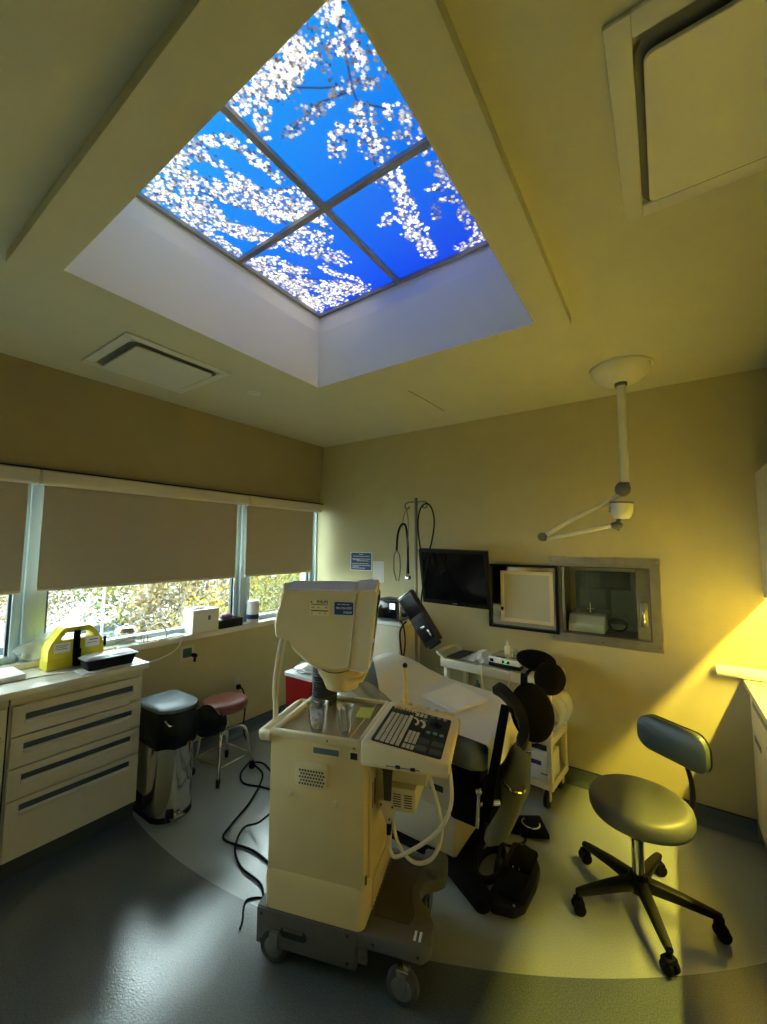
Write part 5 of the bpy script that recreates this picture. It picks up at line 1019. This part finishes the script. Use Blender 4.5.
# ================================================================== OUTSIDE: a sunny slope with trees and parked cars below the window
GZ = -4.2
def gz(x, y): d = -x-4; return GZ+.0*d+.055*max(0, d-8)*max(0, min(1, (y-.28*(-x))/8))
struct('floor_outside', MB().grid(lambda i, j: V((-3.6-75*i, -25+110*j, gz(-3.6-75*i, -25+110*j))), 30, 30), 'ground')
def leaves(rnd, n, cx, cy, cz, rx, rz, size, pal):
    vs_, fs, cs = [], [], []
    for _ in range(n):
        d = V((rnd.gauss(0, 1), rnd.gauss(0, 1), rnd.gauss(0, 1))).normalized(); rad = rnd.uniform(.45, 1.03)
        p = V((cx+d.x*rx*rad, cy+d.y*rx*rad, cz+d.z*rz*rad)); a = V((rnd.gauss(0, 1), rnd.gauss(0, 1), rnd.gauss(0, 1))).normalized(); b = a.orthogonal().normalized(); s = size*rnd.uniform(.6, 1.3)
        k = len(vs_); vs_ += [p-a*s, p+b*s*.55, p+a*s, p-b*s*.55]; fs.append((k, k+1, k+2, k+3)); c = rnd.choice(pal); f = rnd.uniform(.7, 1.3); cs += [(c[0]*f, c[1]*f, c[2]*f, 1)]*4
    return vs_, fs, cs
PAL = {'yellow': [(0.176, 0.116, 0.005), (0.200, 0.144, 0.008), (0.128, 0.096, 0.010), (0.072, 0.080, 0.016)], 'olive': [(0.048, 0.064, 0.011), (0.080, 0.088, 0.016), (0.120, 0.096, 0.016), (0.032, 0.048, 0.011)], 'green': [(0.018, 0.044, 0.008), (0.032, 0.060, 0.011), (0.048, 0.072, 0.016), (0.072, 0.088, 0.024)], 'bare': [(0.104, 0.080, 0.040), (0.136, 0.120, 0.088), (0.072, 0.048, 0.020), (0.160, 0.112, 0.024)]}
def tree(x, y, h, r, pal, label, seed, n=900, size=.17):
    rnd = random.Random(seed); g = gz(x, y); t = thing('tree', label, 'tree', (x, y, g), 0, 'trees outside the windows')
    tr = MB(); tr.tube([(x, y, g-.1), (x+.1, y, g+h*.3), (x, y+.1, g+h*.75)], [.16, .12, .06], 7)
    for k in range(7):
        a = rnd.uniform(0, 6.28); z = g+h*rnd.uniform(.3, .6); tr.tube([(x, y, z), (x+r*.5*math.cos(a), y+r*.5*math.sin(a), z+h*.17), (x+r*.95*math.cos(a), y+r*.95*math.sin(a), z+h*.28)], [.05, .03, .012], 5)
    obj('trunk', tr, 'bark', t)
    vs_, fs, cs = leaves(rnd, n, 0, 0, h*.60, r, h*.42, size, PAL[pal])
    me = bpy.data.meshes.new('crown'); me.from_pydata(vs_, [], fs); at = me.color_attributes.new('print', 'FLOAT_COLOR', 'POINT'); at.data.foreach_set('color', np.array(cs, dtype=np.float32).ravel()); me.materials.append(X['leaf'])
    o = bpy.data.objects.new('crown', me); COL.objects.link(o); o.parent = t
trees = [(-10.53, 6.95, 4.6, 1.53, 'yellow', 'bright yellow autumn tree in the middle of the wide window'), (-11.66, 10.71, 5.2, 1.98, 'olive', 'olive tree behind the white tissue box'), (-11.0, 15.18, 5.4, 1.98, 'green', 'green tree seen through the narrow window'), (-15.59, 8.62, 5.4, 1.98, 'bare', 'thin brownish tree left of the olive tree'), (-15.71, 13.59, 6.2, 2.52, 'yellow', 'large yellow tree behind the olive tree'), (-14.96, 19.27, 6.4, 2.7, 'olive', 'olive tree farther right beyond the narrow window'), (-20.49, 9.42, 6.2, 2.52, 'olive', 'broad olive tree behind the yellow tree'), (-20.82, 16.94, 7, 3.06, 'bare', 'thin brown crown far up the slope'), (-25.1, 22.32, 7.4, 3.24, 'green', 'far green tree on the slope'), (-8.72, 1.3, 4.2, 1.17, 'green', 'green bush-like tree behind the left window'), (-30.64, 8.22, 5.5, 2.7, 'bare', 'thin brown tree beyond the parked cars'), (-36.46, 14.24, 7, 3.6, 'olive', 'far olive tree behind the parked cars'), (-36, 24, 9, 4.5, 'yellow', 'far yellow tree high on the slope'), (-38, 6.5, 5.5, 2.88, 'green', 'far green tree at the end of the parking area'), (-8.3, 9.32, 3.6, 1.26, 'green', 'small green tree below the tissue box')]
for i, a in enumerate(trees): tree(*a[:5], a[5], i+1, n=3400 if a[0] > -20 else 2600, size=.062 if a[0] > -14 else .10)
def shrub(x, y, r, pal, seed, label):
    rnd = random.Random(seed); g = gz(x, y); vs_, fs, cs = leaves(rnd, 1600, 0, 0, r*.6, r, r*.7, .055, PAL[pal])
    me = bpy.data.meshes.new('shrub'); me.from_pydata(vs_, [], fs); at = me.color_attributes.new('print', 'FLOAT_COLOR', 'POINT'); at.data.foreach_set('color', np.array(cs, dtype=np.float32).ravel()); me.materials.append(X['leaf'])
    o = bpy.data.objects.new('shrub', me); COL.objects.link(o); o.location = (x, y, g); tag(o, label, 'shrub', 'shrubs below the windows')
for i, a in enumerate(((-10.06, 3.77, 1.2, 'green', 'green shrub left of the yellow case'), (-7.79, 5.55, 1.1, 'olive', 'olive shrub behind the domed jar'), (-11.93, 1.34, 1.1, 'green', 'low green shrub behind the case handle'), (-15.3, 1.5, 1.0, 'olive', 'olive shrub beside the first row of cars'))): shrub(a[0], a[1], a[2], a[3], 40+i, a[4])
def car(x, y, rz, m, label):
    g = gz(x, y); t = thing('car', label, 'car', (x, y, g), rz, 'parked cars outside')
    obj('body', MB().prism([(-2.1, .25), (2.1, .25), (2.15, .65), (1.9, .85), (1.0, .95), (-1.7, .98), (-2.1, .8)], (1, 0, 0), (0, 0, 1), (0, .85, 0), 1.7, .06), m, t, local=True)
    cb = obj('cabin', MB().prism([(-1.7, .96), (1.05, .94), (.45, 1.42), (-1.2, 1.45)], (1, 0, 0), (0, 0, 1), (0, .74, 0), 1.48, .05), m, t, local=True)
    obj('side_window', MB().prism([(-1.4, 1.0), (.75, 1.0), (.38, 1.36), (-1.1, 1.38)], (1, 0, 0), (0, 0, 1), (0, .748, 0), 1.496), 'cglass', cb, local=True)
    obj('windscreen', MB().prism([(.52, 1.39), (1.02, .99), (1.09, .99), (.56, 1.41)], (1, 0, 0), (0, 0, 1), (0, .66, 0), 1.32), 'cglass', cb, local=True)
    for a in (-1.3, 1.3):
        for b in (-.8, .8): obj('wheel', MB().cyl((a, b-.09, .32), (a, b+.09, .32), .32, n=16), 'rubberb', t, local=True)
cars = [(-13.75, 4.52, 1.9, 'carw', 'white car parked behind the yellow case handle'), (-18.6, 4.6, 1.8, 'carg', 'silver car in the first row of the parking area'), (-24.6, 5.1, 1.7, 'carw', 'white car in the second row of the parking area'), (-25.6, 9.6, 1.7, 'card', 'dark car in the second row of the parking area'), (-25.7, 14.2, 1.8, 'carw', 'white car at the end of the second row'), (-30.2, 3.0, 1.7, 'carg', 'silver car in the far row'), (-30.3, 13.5, 1.7, 'carw', 'white car in the far row'), (-21.9, 1.4, 1.8, 'card', 'dark car near the left window frame')]
for c in cars: car(*c)
t = thing('street_lamp', 'slim grey lamp post standing among the parked cars', 'street lamp', (-16.6, 6.4, GZ))
obj('post', MB().cyl((-16.6, 6.4, GZ), (-16.6, 6.4, 1.8), .05, n=10), 'joint', t); obj('lamp_arm', MB().box(-16.65, -16.55, 5.9, 6.9, 1.7, 1.8), 'joint', t)
